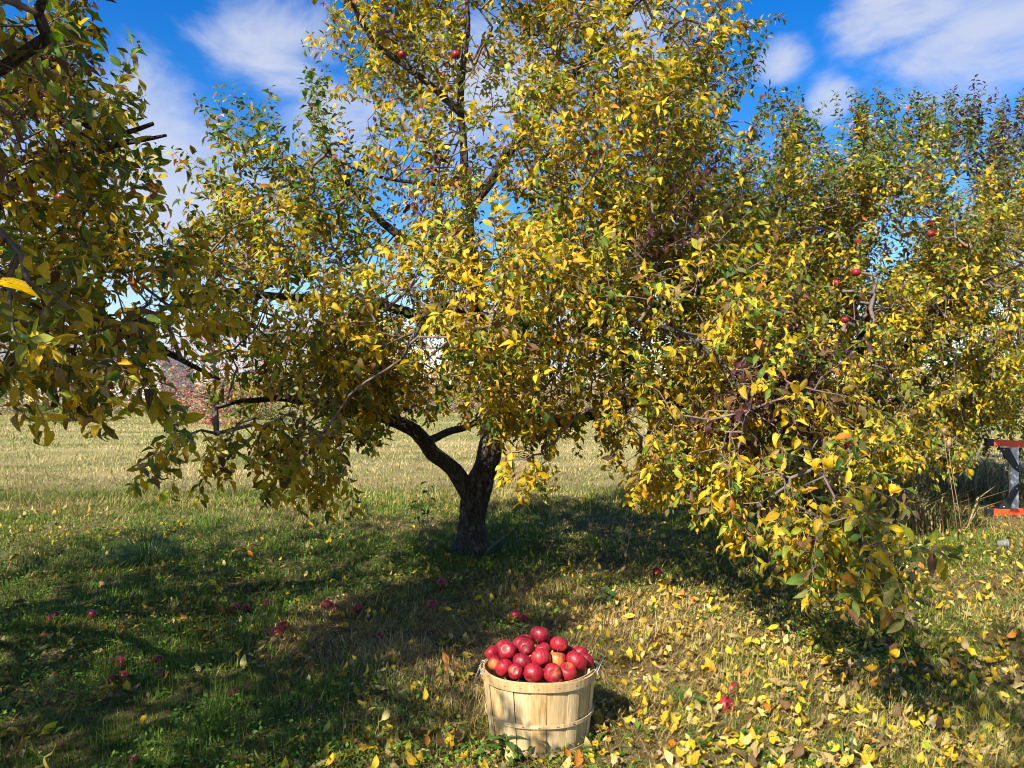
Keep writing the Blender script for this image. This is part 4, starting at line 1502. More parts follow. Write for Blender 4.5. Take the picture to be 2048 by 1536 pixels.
for _ in range(60):                                   # settle overlaps, mostly in depth
    for i in range(len(hp)):
        for j in range(i + 1, len(hp)):
            v = hp[j] - hp[i]
            dd = np.linalg.norm(v)
            need = 0.485 * (hd_[i] + hd_[j])
            if dd < need:
                v2 = v * np.array([0.35, 1.0, 0.35])
                if abs(v2[1]) < 0.01:
                    v2[1] = 0.01 if v[1] >= 0 else -0.01
                v2 = norm(v2) * (need - dd) * 0.25
                hp[i] -= v2
                hp[j] += v2
    for i in range(len(hp)):                          # keep the lower apples inside the rim
        v = hp[i][:2] - np.array([bx, by + 0.012])
        lim = RT - 0.010 - 0.5 * hd_[i] + max(0.0, hp[i][2] - 0.33) * 1.5
        q = np.linalg.norm(v)
        if q > lim:
            hp[i][:2] -= v / q * (q - lim) * 0.7
            hp[i][2] += 0.0006
for i, h in enumerate(HEAP):
    apple(hp[i], hd_[i], h[4], h[7], 'apples heaped in the basket', h[5], h[6], i % 5)
# apples of the layer below, seen through the gaps
for k, (ox, oy, oz) in enumerate([(-0.10, -0.06, 0.225), (0.0, -0.09, 0.215), (0.10, -0.05, 0.225), (0.12, 0.06, 0.235), (0.03, 0.02, 0.25), (-0.06, 0.03, 0.25), (-0.11, 0.07, 0.235),
                                  (0.03, 0.12, 0.235), (-0.04, 0.14, 0.235)]):
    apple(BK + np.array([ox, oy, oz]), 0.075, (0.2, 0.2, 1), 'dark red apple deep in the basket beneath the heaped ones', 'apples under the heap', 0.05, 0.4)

# windfall apples on the ground
WIND = [
    (1031, 1230, 26, 'bird-pecked red apple on the grass just behind the basket', 0.1, 0.1),
    (1047, 1242, 22, 'dark red apple half sunk in grass touching the pecked one behind the basket', 0.1, 0.4),
    (884, 1168, 26, 'dark red windfall apple in the shade below the trunk', 0.1, 0.3),
    (864, 1213, 24, 'dull red windfall apple in brown grass above left of the basket', 0.3, 0.1),
    (714, 1218, 20, 'shiny red windfall apple lying alone left of the brown grass patch', 0.1, 0.1),
    (652, 1211, 24, 'red windfall apple in shade, left one of two touching by the brown grass', 0.05, 0.3),
    (668, 1218, 20, 'red windfall apple in shade, right one of two touching by the brown grass', 0.05, 0.3),
    (758, 1276, 24, 'very dark windfall apple in the shaded grass left of the basket', 0.0, 0.7),
    (566, 1254, 24, 'red windfall apple, upper one of the sunlit touching pair', 0.1, 0.0),
    (552, 1266, 24, 'bright red windfall apple, lower one of the sunlit touching pair', 0.1, 0.0),
    (239, 1328, 27, 'bright red sunlit windfall apple in the green grass at lower left', 0.1, 0.0),
    (314, 1324, 25, 'crimson windfall apple in the shade right of the bright one at lower left', 0.0, 0.3),
    (318, 1352, 20, 'dark windfall apple below the crimson one at lower left', 0.0, 0.6),
    (222, 1362, 24, 'dark windfall apple, left one of two below the bright one', 0.0, 0.6),
    (246, 1356, 24, 'dark windfall apple, right one of two below the bright one', 0.0, 0.5),
    (181, 1229, 24, 'red windfall apple lying by a yellow leaf in deep shade at the left', 0.1, 0.3),
    (104, 1237, 28, 'nearly black windfall apple in deep shade near the left edge', 0.0, 0.8),
    (467, 1218, 24, 'dark red windfall apple in shaded green grass, left of two close together', 0.0, 0.4),
    (489, 1219, 22, 'dark red windfall apple in shaded green grass, right of two close together', 0.0, 0.4),
    (530, 1209, 20, 'red windfall apple in shade above the sunlit touching pair', 0.05, 0.3),
    (370, 1195, 18, 'small red windfall apple in the green grass at the far left shade', 0.1, 0.2),
    (464, 1391, 22, 'pinkish dull windfall apple in the shaded leaves at lower left', 0.35, 0.2),
    (1456, 1413, 34, 'large bright red windfall apple among yellow leaves right of the basket', 0.25, 0.0),
    (1470, 1379, 26, 'red windfall apple half under a yellow leaf, above the large bright one', 0.15, 0.1),
    (1687, 1113, 20, 'glossy red windfall apple below the drooping right branch', 0.05, 0.1),
    (1315, 1145, 22, 'dark crimson windfall apple in the shade right of the trunk', 0.0, 0.4),
    (1386, 1205, 16, 'small pink windfall apple among leaves right of the trunk', 0.4, 0.1),
    (1416, 1018, 22, 'red windfall apple in the dark shade under the right branches', 0.05, 0.2),
    (1322, 1016, 16, 'small orange-red windfall apple in the dark shade behind the trunk', 0.3, 0.0),
    (262, 1527, 30, 'dark red windfall apple at the bottom edge in green weeds', 0.05, 0.4),
]
for (px, py, dp, lab, bl, dk) in WIND:
    g_ = ground_at(px, py + dp * 0.40)
    dia = min(0.085, max(0.055, dp * g_[1] / F))
    a_ = np.array([random.uniform(-1, 1), random.uniform(-1, 1), random.uniform(-0.3, 0.8)])
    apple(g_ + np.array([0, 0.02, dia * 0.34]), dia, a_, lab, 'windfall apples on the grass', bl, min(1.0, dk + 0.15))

# apples still hanging
HANG = [
    (912, 110, 5.7, 0.075, 'red apple hanging high beside the central stem of the middle tree', 0.1, 0.1),
    (804, 110, 5.8, 0.072, 'dark red apple hanging high in the middle tree, left of its stem', 0.05, 0.3),
    (1712, 545, 6.6, 0.078, 'largest red apple hanging in the right tree under a gap of sky', 0.1, 0.1),
    (1866, 466, 7.4, 0.075, 'dark red apple, upper one of the close pair in the right tree', 0.0, 0.5),
    (1860, 448, 7.6, 0.07, 'dark red apple just above the close pair in the right tree', 0.0, 0.6),
    (1862, 468, 7.3, 0.07, 'red apple, lower one of the close pair in the right tree', 0.05, 0.3),
    (1928, 490, 7.8, 0.07, 'small red apple hanging against sky right of the close pair', 0.1, 0.2),
    (2042, 474, 9.6, 0.07, 'dark apple hanging at the right edge of the picture', 0.0, 0.4),
    (2028, 486, 9.5, 0.066, 'dark apple left of the one at the right edge', 0.0, 0.4),
    (1994, 499, 9.4, 0.066, 'small red apple near the right edge, lowest of three', 0.2, 0.2),
    (1716, 484, 7.4, 0.07, 'half hidden red apple above the largest one in the right tree', 0.2, 0.2),
    (1672, 566, 6.8, 0.07, 'dull red apple left below the largest one in the right tree', 0.3, 0.2),
    (1571, 504, 7.0, 0.066, 'dark red apple among leaves at the left side of the right tree', 0.0, 0.5),
    (1690, 640, 6.4, 0.066, 'red apple low in the middle of the right tree', 0.1, 0.2),
    (2010, 545, 9.0, 0.07, 'orange-red apple below the three at the right edge', 0.4, 0.1),
    (1691, 893, 6.9, 0.07, 'dark red apple hanging in the shade near the right tree trunk', 0.0, 0.5),
    (124, 398, 3.4, 0.065, 'dark red apple in the shaded leaves of the left tree', 0.0, 0.8),
]
for (px, py, dep, dia, lab, bl, dk) in HANG:
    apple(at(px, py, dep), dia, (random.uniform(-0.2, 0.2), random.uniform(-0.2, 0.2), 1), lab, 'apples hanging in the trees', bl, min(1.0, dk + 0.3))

# ------------------------------------------------------------------ ladder lying on its side at the right
LB = ground_at(1985, 1034)
ladder = tag(link('step_ladder', None, loc=tuple(LB)), 'orange-railed aluminium step ladder lying on its side at the right edge', 'ladder')
LL, HB, HTOP = 2.6, 0.84, 0.50


def rail(z0, slope):
    rot = Matrix.Rotation(-math.atan(slope), 3, 'Y')
    mb_ = MB()
    for (dz, dy, sz, sy) in ((0, 0.0, 0.072, 0.006), (0.033, 0.018, 0.006, 0.036), (-0.033, 0.018, 0.006, 0.036)):
        c_ = rot @ Vector((LL / 2, dy, dz))
        mb_.box((c_.x, c_.y, c_.z + z0), (LL, sy, sz), rot)
    r__ = mb_.build('rail', M_ORANGE, ladder, smooth=False)
    mb_ = MB()
    c_ = rot @ Vector((-0.03, 0.014, 0))
    mb_.box((c_.x, c_.y, c_.z + z0), (0.075, 0.05, 0.080), rot)
    mb_.build('foot_pad', M_BLACK, ladder, smooth=False)
    return r__


zt0, zb0 = HB - 0.04, 0.045
st_ = -(HB - HTOP) * 0.45 / LL
sb_ = 0.03 / LL
rail(zt0, st_)
rail(zb0, sb_)
for k in range(6):
    X = 0.27 + 0.38 * k
    za = zb0 + sb_ * X + 0.037
    zb = zt0 + st_ * X - 0.037
    mb = MB()
    mb.box((X, 0.012, (za + zb) / 2), (0.085, 0.006, zb - za - 0.002))
    mb.box((X - 0.0395, 0.030, (za + zb) / 2), (0.006, 0.030, zb - za - 0.002))
    mb.box((X + 0.0395, 0.030, (za + zb) / 2), (0.006, 0.030, zb - za - 0.002))
    for q in (-0.025, -0.010, 0.005, 0.020):
        mb.box((X + q, 0.0085, (za + zb) / 2), (0.004, 0.003, zb - za - 0.06))
    step = mb.build('step', M_ALU, ladder, smooth=False)
    if k == 0:
        for zz, sgn in ((za, 1), (zb, -1)):
            mb = MB()
            pts = [(X - 0.20, zz), (X - 0.08, zz), (X + 0.036, zz + sgn * 0.20), (X + 0.036, zz + sgn * 0.27), (X - 0.03, zz + sgn * 0.22)]
            vs = [(px_, -0.004, pz) for px_, pz in pts] + [(px_, 0.008, pz) for px_, pz in pts]
            m_ = len(pts)
            fs = [tuple(range(m_)), tuple(reversed(range(m_, 2 * m_)))] + [(i, m_ + i, m_ + (i + 1) % m_, (i + 1) % m_) for i in range(m_)]
            mb.add(vs, fs)
            br = mb.build('brace', M_BLACK, ladder, smooth=False)
            for (qx, qz) in ((X + 0.008, zz + sgn * 0.215), (X - 0.14, zz + sgn * 0.022)):
                mb = MB()
                mb.tube([(qx, -0.0075, qz), (qx, -0.003, qz)], 0.008, 10)
                mb.build('rivet', M_ALU, br)
ladder.rotation_euler = (0, 0, R(6))

# ------------------------------------------------------------------ clear plastic cup, dark stone
t = NT('clear_plastic')
nz = t.n('ShaderNodeTexNoise', {'Scale': 40.0}).outputs['Fac']
M_CLEAR = t.done(t.n('ShaderNodeBsdfPrincipled', {'Base Color': (0.9, 0.93, 0.95, 1), 'Roughness': t.rng(nz, 0, 1, 0.05, 0.2), 'Transmission Weight': 0.85, 'IOR': 1.3}).outputs[0])
g_ = ground_at(1995, 1098)
cup = MB()
cup.lathe([(0.001, 0.0), (0.026, 0.0), (0.028, 0.004), (0.036, 0.085), (0.038, 0.088), (0.0365, 0.088), (0.0345, 0.083), (0.0265, 0.006), (0.001, 0.004)], 28)
cp = cup.build('plastic_cup', M_CLEAR, None)
cp.location = tuple(g_ + np.array([0, 0, 0.045]))
cp.rotation_euler = (R(78), 0, R(60))
tag(cp, 'clear plastic cup lying on the grass below the ladder', 'cup')

g_ = ground_at(1752, 1492)
mb = MB()
vs, fs = [], []
nn, nr = 20, 12
for i in range(nr + 1):
    th = math.pi * i / nr
    for j in range(nn):
        a_ = 2 * math.pi * j / nn
        k = 1 + 0.10 * math.sin(2 * a_ + 1) * math.sin(th) + 0.06 * math.sin(3 * a_ + th * 3)
        vs.append((0.046 * k * math.sin(th) * math.cos(a_), 0.034 * k * math.sin(th) * math.sin(a_), 0.028 * math.cos(th) * (1 + 0.1 * math.sin(a_ * 2))))
for i in range(nr):
    for j in range(nn):
        j2 = (j + 1) % nn
        fs.append((i * nn + j, (i + 1) * nn + j, (i + 1) * nn + j2, i * nn + j2))
mb.add(vs, fs)
stn = mb.build('stone', M_STONE, None, tuple(g_ + np.array([0, 0.02, 0.012])))
tag(stn, 'dark shiny grey stone half buried in yellow leaves at lower right', 'stone')


# ------------------------------------------------------------------ weeds, tufts, dry stalks, suckers
def plant_leaf(mb_, base, d, length, width, sag):
    """lanceolate leaf as 8 faces"""
    d = norm(d)
    s = norm(np.cross(d, [0, 0, 1.0]) + 1e-6)
    prev_ = None
    pos_ = np.asarray(base, float)
    vs, fs = [], []
    N = 6
    for k in range(N + 1):
        t_ = k / N
        w_ = width * math.sin(math.pi * (0.06 + 0.94 * t_)) ** 0.8 if k < N else 0.0004
        vs += [pos_ - s * w_ / 2 + np.array([0, 0, 0.15 * w_]), pos_ + np.array([0, 0, 0]), pos_ + s * w_ / 2 + np.array([0, 0, 0.15 * w_])]
        d = norm(d - np.array([0, 0, sag / N]))
        pos_ = pos_ + d * length / N
    for k in range(N):
        for c_ in (0, 1):
            p0 = k * 3 + c_
            fs.append((p0, p0 + 1, p0 + 4, p0 + 3))
    mb_.add(vs, fs)


def plain_leaf_mat(name, c1, c2, trans=0.25):
    t_ = NT(name)
    pos_ = t_.n('ShaderNodeTexCoord').outputs['Object']
    n_ = t_.n('ShaderNodeTexNoise', {'Vector': pos_, 'Scale': 18.0, 'Detail': 4.0}).outputs['Fac']
    c_ = t_.ramp(n_, [(0.35, c1), (0.65, c2)])
    p_ = t_.n('ShaderNodeBsdfPrincipled', {'Base Color': c_, 'Roughness': 0.5, 'Specular IOR Level': 0.4})
    q_ = t_.n('ShaderNodeBsdfTranslucent', {'Color': c_})
    return t_.done(t_.n('ShaderNodeMixShader', {0: trans, 1: p_.outputs[0], 2: q_.outputs[0]}).outputs[0])


M_WEED = plain_leaf_mat('weed_leaf', (0.045, 0.10, 0.018), (0.10, 0.18, 0.03))
M_TUFT = plain_leaf_mat('tuft_blade', (0.035, 0.085, 0.022), (0.10, 0.17, 0.04))


def weed(px, py, h, nl, length, width, label, name='weed_plant', cat='weed', seed=0):
    q = random.Random(seed)
    g0 = ground_at(px, py)
    root = tag(link(name, None, loc=tuple(g0)), label, cat)
    mb_ = MB()
    mb_.tube([(0, 0, -0.01), (0.004, 0.002, h * 0.5), (0.006, -0.004, h)], [0.003, 0.0026, 0.0018], 6)
    mb_.build('stalk', M_WEED, root)
    for k in range(nl):
        t_ = 0.15 + 0.85 * k / nl
        a_ = 2.4 * k + q.uniform(-0.3, 0.3)
        mb_ = MB()
        plant_leaf(mb_, (0.004, 0, h * t_), (math.cos(a_), math.sin(a_), q.uniform(0.2, 0.9)), length * q.uniform(0.7, 1.1), width * q.uniform(0.8, 1.2), q.uniform(0.5, 1.4))
        mb_.build('leaf', M_WEED, root)
    return root


weed(1010, 1522, 0.10, 15, 0.095, 0.026, 'dark green leafy weed in front of the basket, left one of two', seed=1)
weed(1075, 1518, 0.075, 11, 0.075, 0.022, 'light green leafy weed in front of the basket, right one of two', seed=2)
weed(1212, 1212, 0.10, 7, 0.085, 0.050, 'broad-leaved green weed in the dry grass behind the basket', seed=3)
weed(1375, 1406, 0.02, 6, 0.10, 0.045, 'flat dark green rosette between the basket and the bright windfall apple', seed=4)
weed(1155, 1400 + 90, 0.05, 8, 0.06, 0.02, 'small green weed at the right foot of the basket', seed=5)
weed(845, 1060, 0.14, 9, 0.08, 0.035, 'leafy weed in the shade left of the forked trunk', seed=6)


def tuft(px, py, h, nb, spread, label, seed):
    q = random.Random(seed)
    g0 = ground_at(px, py)
    root = tag(link('grass_tuft', None, loc=tuple(g0)), label, 'grass tuft')
    mb_ = MB()
    for k in range(nb):
        a_ = q.uniform(0, 6.28)
        r0_ = spread * 0.25 * math.sqrt(q.random())
        plant_leaf(mb_, (r0_ * math.cos(a_), r0_ * math.sin(a_), -0.01), (math.cos(a_) * q.uniform(0.1, 0.9), math.sin(a_) * q.uniform(0.1, 0.9), 1), h * q.uniform(0.5, 1.3), 0.0045,
                   q.uniform(0.8, 2.6))
    o_ = mb_.build('blades', M_TUFT, root)
    o_['kind'] = 'stuff'


tuft(295, 1125, 0.34, 420, 0.5, 'large arching dark green grass tuft in the shade at the left', 1)
tuft(495, 1255, 0.17, 60, 0.15, 'small upright green grass tuft left of the sunlit touching apples', 2)
tuft(1690, 1530, 0.13, 110, 0.25, 'fine green grass tuft at the bottom edge below the dark stone', 3)
tuft(985, 1100, 0.16, 160, 0.45, 'grass tuft against the right foot of the forked trunk', 4)
tuft(895, 1106, 0.15, 160, 0.4, 'grass tuft against the left foot of the forked trunk', 5)


def dry_stalk(px, py, h, lean, head, label, seed):
    q = random.Random(seed)
    g0 = ground_at(px, py)
    root = tag(link('dry_stalk', None, loc=tuple(g0)), label, 'dry stalk')
    pts = [(0, 0, -0.01)]
    for k in range(1, 7):
        pts.append((lean * h * (k / 6) ** 1.3 + q.uniform(-0.004, 0.004), q.uniform(-0.01, 0.01), h * k / 6))
    mb_ = MB()
    mb_.tube(pts, np.linspace(0.0032, 0.0018, 7), 5)
    mb_.build('stalk', M_DRY, root)
    tip = np.array(pts[-1])
    if head:
        mb_ = MB()
        for k in range(26):
            a_ = q.uniform(0, 6.28)
            e_ = q.uniform(0.0, 1.0)
            d_ = np.array([math.cos(a_) * 0.6, math.sin(a_) * 0.6, 1.0])
            end = tip + norm(d_) * head * q.uniform(0.7, 1.1)
            mid_ = (tip + end) / 2 + np.array([math.cos(a_), math.sin(a_), 0]) * head * 0.28
            mb_.tube([tip, mid_, end], [0.0012, 0.001, 0.002], 4)
        mb_.build('seed_head', M_DRY, root)


dry_stalk(905, 1108, 0.20, 1.1, 0.05, 'dried wildflower stalk with nest-like seed head leaning before the trunk', 1)
dry_stalk(965, 1115, 0.22, 1.1, 0.035, 'dried wildflower stalk with small seed head right of the trunk', 2)
dry_stalk(1085, 1142, 0.24, 0.35, 0.03, 'thin bare dry stalk standing right of the trunk', 3)
dry_stalk(1248, 1150, 0.36, 0.15, 0.04, 'tall thin dry stalk in the shade under the right limb', 4)


def sucker(px, py, h, label, seed):
    q = random.Random(seed)
    g0 = ground_at(px, py)
    root = tag(link('sapling', None, loc=tuple(g0)), label, 'sapling')
    pts = [(q.uniform(-0.01, 0.01), q.uniform(-0.01, 0.01), h * k / 8 - 0.01) for k in range(9)]
    mb_ = MB()
    mb_.tube(pts, np.linspace(0.005, 0.002, 9), 6)
    mb_.build('stem', M_TWIG, root)
    for k in range(10):
        z = h * (0.45 + 0.055 * k)
        a_ = 2.4 * k
        o_ = link('leaf', leaf_single('leaf', PAL['green'], k % 8, M_LEAF, SHAPES, 'tree'), root)
        d_ = norm(np.array([math.cos(a_), math.sin(a_), -0.1]))
        n_ = norm(np.array([0, 0, 1.0]) - d_ * d_[2])
        o_.matrix_local = leaf_matrix(np.array([0, 0, z]), np.stack([np.cross(d_, n_), d_, n_], 1), 0.07)


sucker(857, 1100, 0.62, 'thin dark sapling standing left of the forked trunk', 1)
sucker(838, 1075, 0.36, 'shorter thin sapling left of the taller one by the trunk', 2)


def teasel(px, py, dep, h, label, seed):
    q = random.Random(seed)
    g0 = at(px, py, dep)
    gz0 = float(gz(g0[0], g0[1]))
    H_ = g0[2] - gz0
    root = tag(link('teasel', None, loc=(g0[0], g0[1], gz0)), label, 'dry teasel')
    mb_ = MB()
    mb_.tube([(0.16, 0.05, 0), (0.10, 0.03, H_ * 0.4), (0.01, 0, H_ * 0.85), (0, 0, H_)], [0.004, 0.003, 0.0025, 0.0025], 6)
    mb_.build('stalk', M_DRY, root)
    mb_ = MB()
    prof = [(0.0, -0.01)] + [(0.022 * math.sin(math.pi * (0.12 + 0.84 * k / 10)), 0.07 * k / 10) for k in range(11)] + [(0.0, 0.074)]
    mb_.lathe(prof, 14)
    mb_.v = [(v[0], v[1], v[2] + H_) for v in mb_.v]
    for k in range(90):
        a_, z = q.uniform(0, 6.28), q.uniform(0.004, 0.066)
        r0_ = 0.02
        c_ = np.array([r0_ * math.cos(a_), r0_ * math.sin(a_), H_ + z])
        mb_.tube([c_, c_ + np.array([0.010 * math.cos(a_), 0.010 * math.sin(a_), 0.004])], [0.0012, 0.0003], 3)
    hd2 = mb_.build('seed_head', M_DRY, root)
    for k in range(5):
        a_ = 1.26 * k + 0.4
        mb_ = MB()
        pts = [(0.012 * math.cos(a_), 0.012 * math.sin(a_), H_)]
        for j in range(1, 8):
            t_ = j / 7
            pts.append(((0.012 + 0.05 * math.sin(t_ * 1.7)) * math.cos(a_ + 0.2 * t_), (0.012 + 0.05 * math.sin(t_ * 1.7)) * math.sin(a_ + 0.2 * t_), H_ + 0.085 * t_ ** 1.6 - 0.01 * math.sin(t_ * 3)))
        mb_.tube(pts, np.linspace(0.0025, 0.0008, 8), 4)
        mb_.build('bract', M_DRY, root)


teasel(1898, 894, 6.9, 0.9, 'dry brown teasel with curled bracts under the right tree, lower one', 1)
teasel(1889, 868, 7.1, 1.0, 'dry brown teasel under the right tree, upper one', 2)


# ------------------------------------------------------------------ far edge of the field
def scatter(name, c, rv, n, size, cols, seed, mat=M_FARLEAF, keep=None):
    """small faces spread through a volume"""
    r2 = np.random.default_rng(seed)
    q = norm(r2.normal(size=(n, 3))) * (r2.random((n, 1)) ** 0.4)
    P = np.asarray(c) + q * np.asarray(rv)
    return P, tri_leaves(P, size, cols, r2)


def tri_leaves(P, size, cols, r2):
    n = len(P)
    d_ = norm(r2.normal(size=(n, 3)))
    e_ = norm(np.cross(d_, r2.normal(size=(n, 3))))
    s_ = (size * r2.uniform(0.5, 1.4, n))[:, None]
    V = np.stack([P, P + d_ * s_ * 0.5 + e_ * s_ * 0.3, P + d_ * s_, P + d_ * s_ * 0.5 - e_ * s_ * 0.3], 1).reshape(-1, 3)
    T = (np.array([(0, 1, 2), (0, 2, 3)])[None] + (np.arange(n) * 4)[:, None, None]).reshape(-1, 3)
    cols = np.asarray(cols)
    c_ = cols[r2.integers(0, len(cols), n)] * r2.uniform(0.65, 1.3, n)[:, None]
    return V, T, np.repeat(c_, 4, 0)


def far_tree(px, dep, h, w, cols, nleaf, size, label, cat, seed, name='autumn_tree', trunk_r=0.06, low=0.15, clumps=26):
    r2 = np.random.default_rng(seed)
    X = (px - 1024) / F * dep
    base = np.array([X, dep, float(gz(X, dep))])
    root = tag(link(name, None, loc=tuple(base)), label, cat)
    mb_ = MB()
    mb_.tube([(0, 0, -0.1), (0.02 * h, 0, 0.3 * h), (0, 0.02, 0.85 * h)], [trunk_r, trunk_r * 0.8, trunk_r * 0.2], 8)
    mb_.build('trunk', M_LIMB, root)
    mb_ = MB()
    cl = []
    for k in range(clumps):
        t_ = low + (1 - low) * (k + r2.random()) / clumps
        a_ = r2.uniform(0, 6.28)
        rr_ = w / 2 * math.sin(math.pi * min(1, (t_ * 0.85 + 0.12))) * r2.uniform(0.5, 1.0)
        c_ = np.array([rr_ * math.cos(a_), rr_ * math.sin(a_), h * t_])
        cl.append(c_)
        z0 = max(0.05 * h, h * t_ * 0.7)
        mb_.tube([(0, 0, z0), c_ * [0.5, 0.5, 0] + [0, 0, (z0 + c_[2]) / 2], c_], [trunk_r * 0.35, trunk_r * 0.22, trunk_r * 0.08], 4)
    o_ = mb_.build('branches', M_TWIG, root)
    o_['kind'] = 'stuff'
    ci = r2.integers(0, clumps, nleaf)
    P = np.array(cl)[ci] + r2.normal(size=(nleaf, 3)) * np.array([0.13, 0.13, 0.075 * h / max(w, 0.1)]) * w
    P[:, 2] = np.maximum(P[:, 2], 0.1)
    V, T, C_ = tri_leaves(P, size, cols, r2)
    o_ = link('crown', big_mesh('crown', V, T, M_FARLEAF, C_), root)
    o_['kind'] = 'stuff'


far_tree(425, 27.0, 4.3, 3.0, [(0.42, 0.05, 0.06), (0.50, 0.11, 0.11), (0.34, 0.04, 0.04)], 2600, 0.085, 'small red-leaved tree at the far edge of the field', 'tree', 1, low=0.0, clumps=40)
FT = [
    (800, 40, 4.4, 4.6, [(0.5, 0.27, 0.04), (0.42, 0.18, 0.05)], 'orange-yellow bush beyond the field, seen left of the trunk'),
    (930, 46, 5.0, 5.5, [(0.33, 0.20, 0.10), (0.28, 0.15, 0.11)], 'brown leafy tree beyond the field, seen behind the trunk'),
    (1120, 44, 5.2, 5.0, [(0.36, 0.16, 0.09), (0.30, 0.21, 0.10)], 'russet tree beyond the field, right of the trunk'),
    (600, 52, 7.0, 5.5, [(0.34, 0.22, 0.20), (0.30, 0.18, 0.16)], 'pinkish thinly leaved tree beyond the field, right of the red tree'),
    (210, 52, 5.2, 5.0, [(0.36, 0.21, 0.09), (0.42, 0.27, 0.10)], 'tawny tree beyond the field between the two far houses'),
    (-40, 45, 5.0, 5.0, [(0.30, 0.22, 0.08), (0.22, 0.20, 0.07)], 'olive-brown tree at the far left edge of the field'),
    (1420, 50, 6.5, 6.0, [(0.30, 0.23, 0.09), (0.36, 0.24, 0.07)], 'tan tree far behind the right limb'),
    (1750, 52, 6.5, 6.5, [(0.28, 0.23, 0.08), (0.34, 0.24, 0.07)], 'olive tree far behind the right apple tree'),
    (2000, 55, 6.5, 6.5, [(0.30, 0.22, 0.10), (0.26, 0.22, 0.08)], 'brown tree far behind the right edge'),
]
for k, (px, dep, h, w_, cs, lab) in enumerate(FT):
    far_tree(px, dep, h, w_, cs, 2600, 0.16, lab, 'tree', 20 + k, trunk_r=0.1)

# brush along the field edge: one tangled mass
r2 = np.random.default_rng(5)
n = 60000
x = r2.uniform(-34, 46, n)
yb = r2.uniform(0, 1, n)
y = 35.5 + 5 * yb + 1.5 * vnoise(x * 0.3, x * 0 + 1, 7)
hh = (1.3 + 2.9 * vnoise(x * 0.35 + 9, y * 0.3, 8)) * (0.45 + 0.75 * yb)
z = hh * r2.random(n) ** 1.1
P = np.stack([x, y, gz(x, y) + z], 1)
V, T, C_ = tri_leaves(P, 0.15, [(0.30, 0.20, 0.14), (0.36, 0.24, 0.19), (0.26, 0.22, 0.10), (0.40, 0.30, 0.16), (0.20, 0.20, 0.08)], r2)
V = V.reshape(-1, 4, 3)
tag(link('undergrowth', big_mesh('undergrowth', V.reshape(-1, 3), T, M_FARLEAF, C_)), 'tangled brown and pinkish brush along the far edge of the field', 'brush', kind='stuff')
# low green bushes in front of it
for k, (px, dep, w_, h, lab) in enumerate([(100, 29.5, 2.0, 0.75, 'low green bush at the field edge below the grey house'), (172, 30, 1.8, 0.6, 'low green bush right of the one below the grey house'),
                                           (700, 31, 2.4, 0.7, 'low olive bush at the field edge left of the trunk'), (520, 31, 2.2, 0.7, 'low olive bush at the field edge right of the red tree')]):
    X = (px - 1024) / F * dep
    root = tag(link('bush', None, loc=(X, dep, float(gz(X, dep)))), lab, 'bush')
    q = norm(r2.normal(size=(1800, 3))) * (r2.random((1800, 1)) ** 0.4)
    P = np.array([0, 0, h * 0.45]) + q * np.array([w_ / 2, w_ / 2.5, h * 0.6])
    P[:, 2] = np.maximum(P[:, 2], 0.02)
    V, T, C_ = tri_leaves(P, 0.09, [(0.17, 0.22, 0.05), (0.26, 0.27, 0.08), (0.22, 0.13, 0.08)], r2)
    o_ = link('foliage', big_mesh('foliage', V, T, M_FARLEAF, C_), root)
    o_['kind'] = 'stuff'

# thin stake in the field
g_ = ground_at(313, 822)
stk = tag(link('stake', None, loc=tuple(g_)), 'thin dark wooden stake standing at the field edge left of the red tree', 'stake')
mb = MB()
mb.tube([(0, 0, -0.1), (0.01, 0, 0.5), (0.0, 0, 1.0)], [0.02, 0.02, 0.018], 8)
mb.build('post', M_TWIG, stk)
mb = MB()
mb.tube([(0, 0, 0.93), (0, 0, 0.97)], 0.026, 8)
mb.build('tie', M_BLACK, stk)

# ------------------------------------------------------------------ far houses
M_SIDING = mat_plain('cream_siding', (0.40, 0.36, 0.29), 0.7, nscale=3, var=0.08)
M_GREYW = mat_plain('grey_siding', (0.42, 0.42, 0.42), 0.7, nscale=3, var=0.08)
M_WHITEW = mat_plain('white_siding', (0.55, 0.55, 0.56), 0.7, nscale=3, var=0.05)
M_ROOF = mat_plain('grey_shingle', (0.16, 0.16, 0.17), 0.85, nscale=4, var=0.3)
M_PANE = mat_plain('window_pane', (0.05, 0.06, 0.07), 0.1)
M_YELLOW = mat_plain('yellow_door', (0.75, 0.55, 0.08), 0.5)


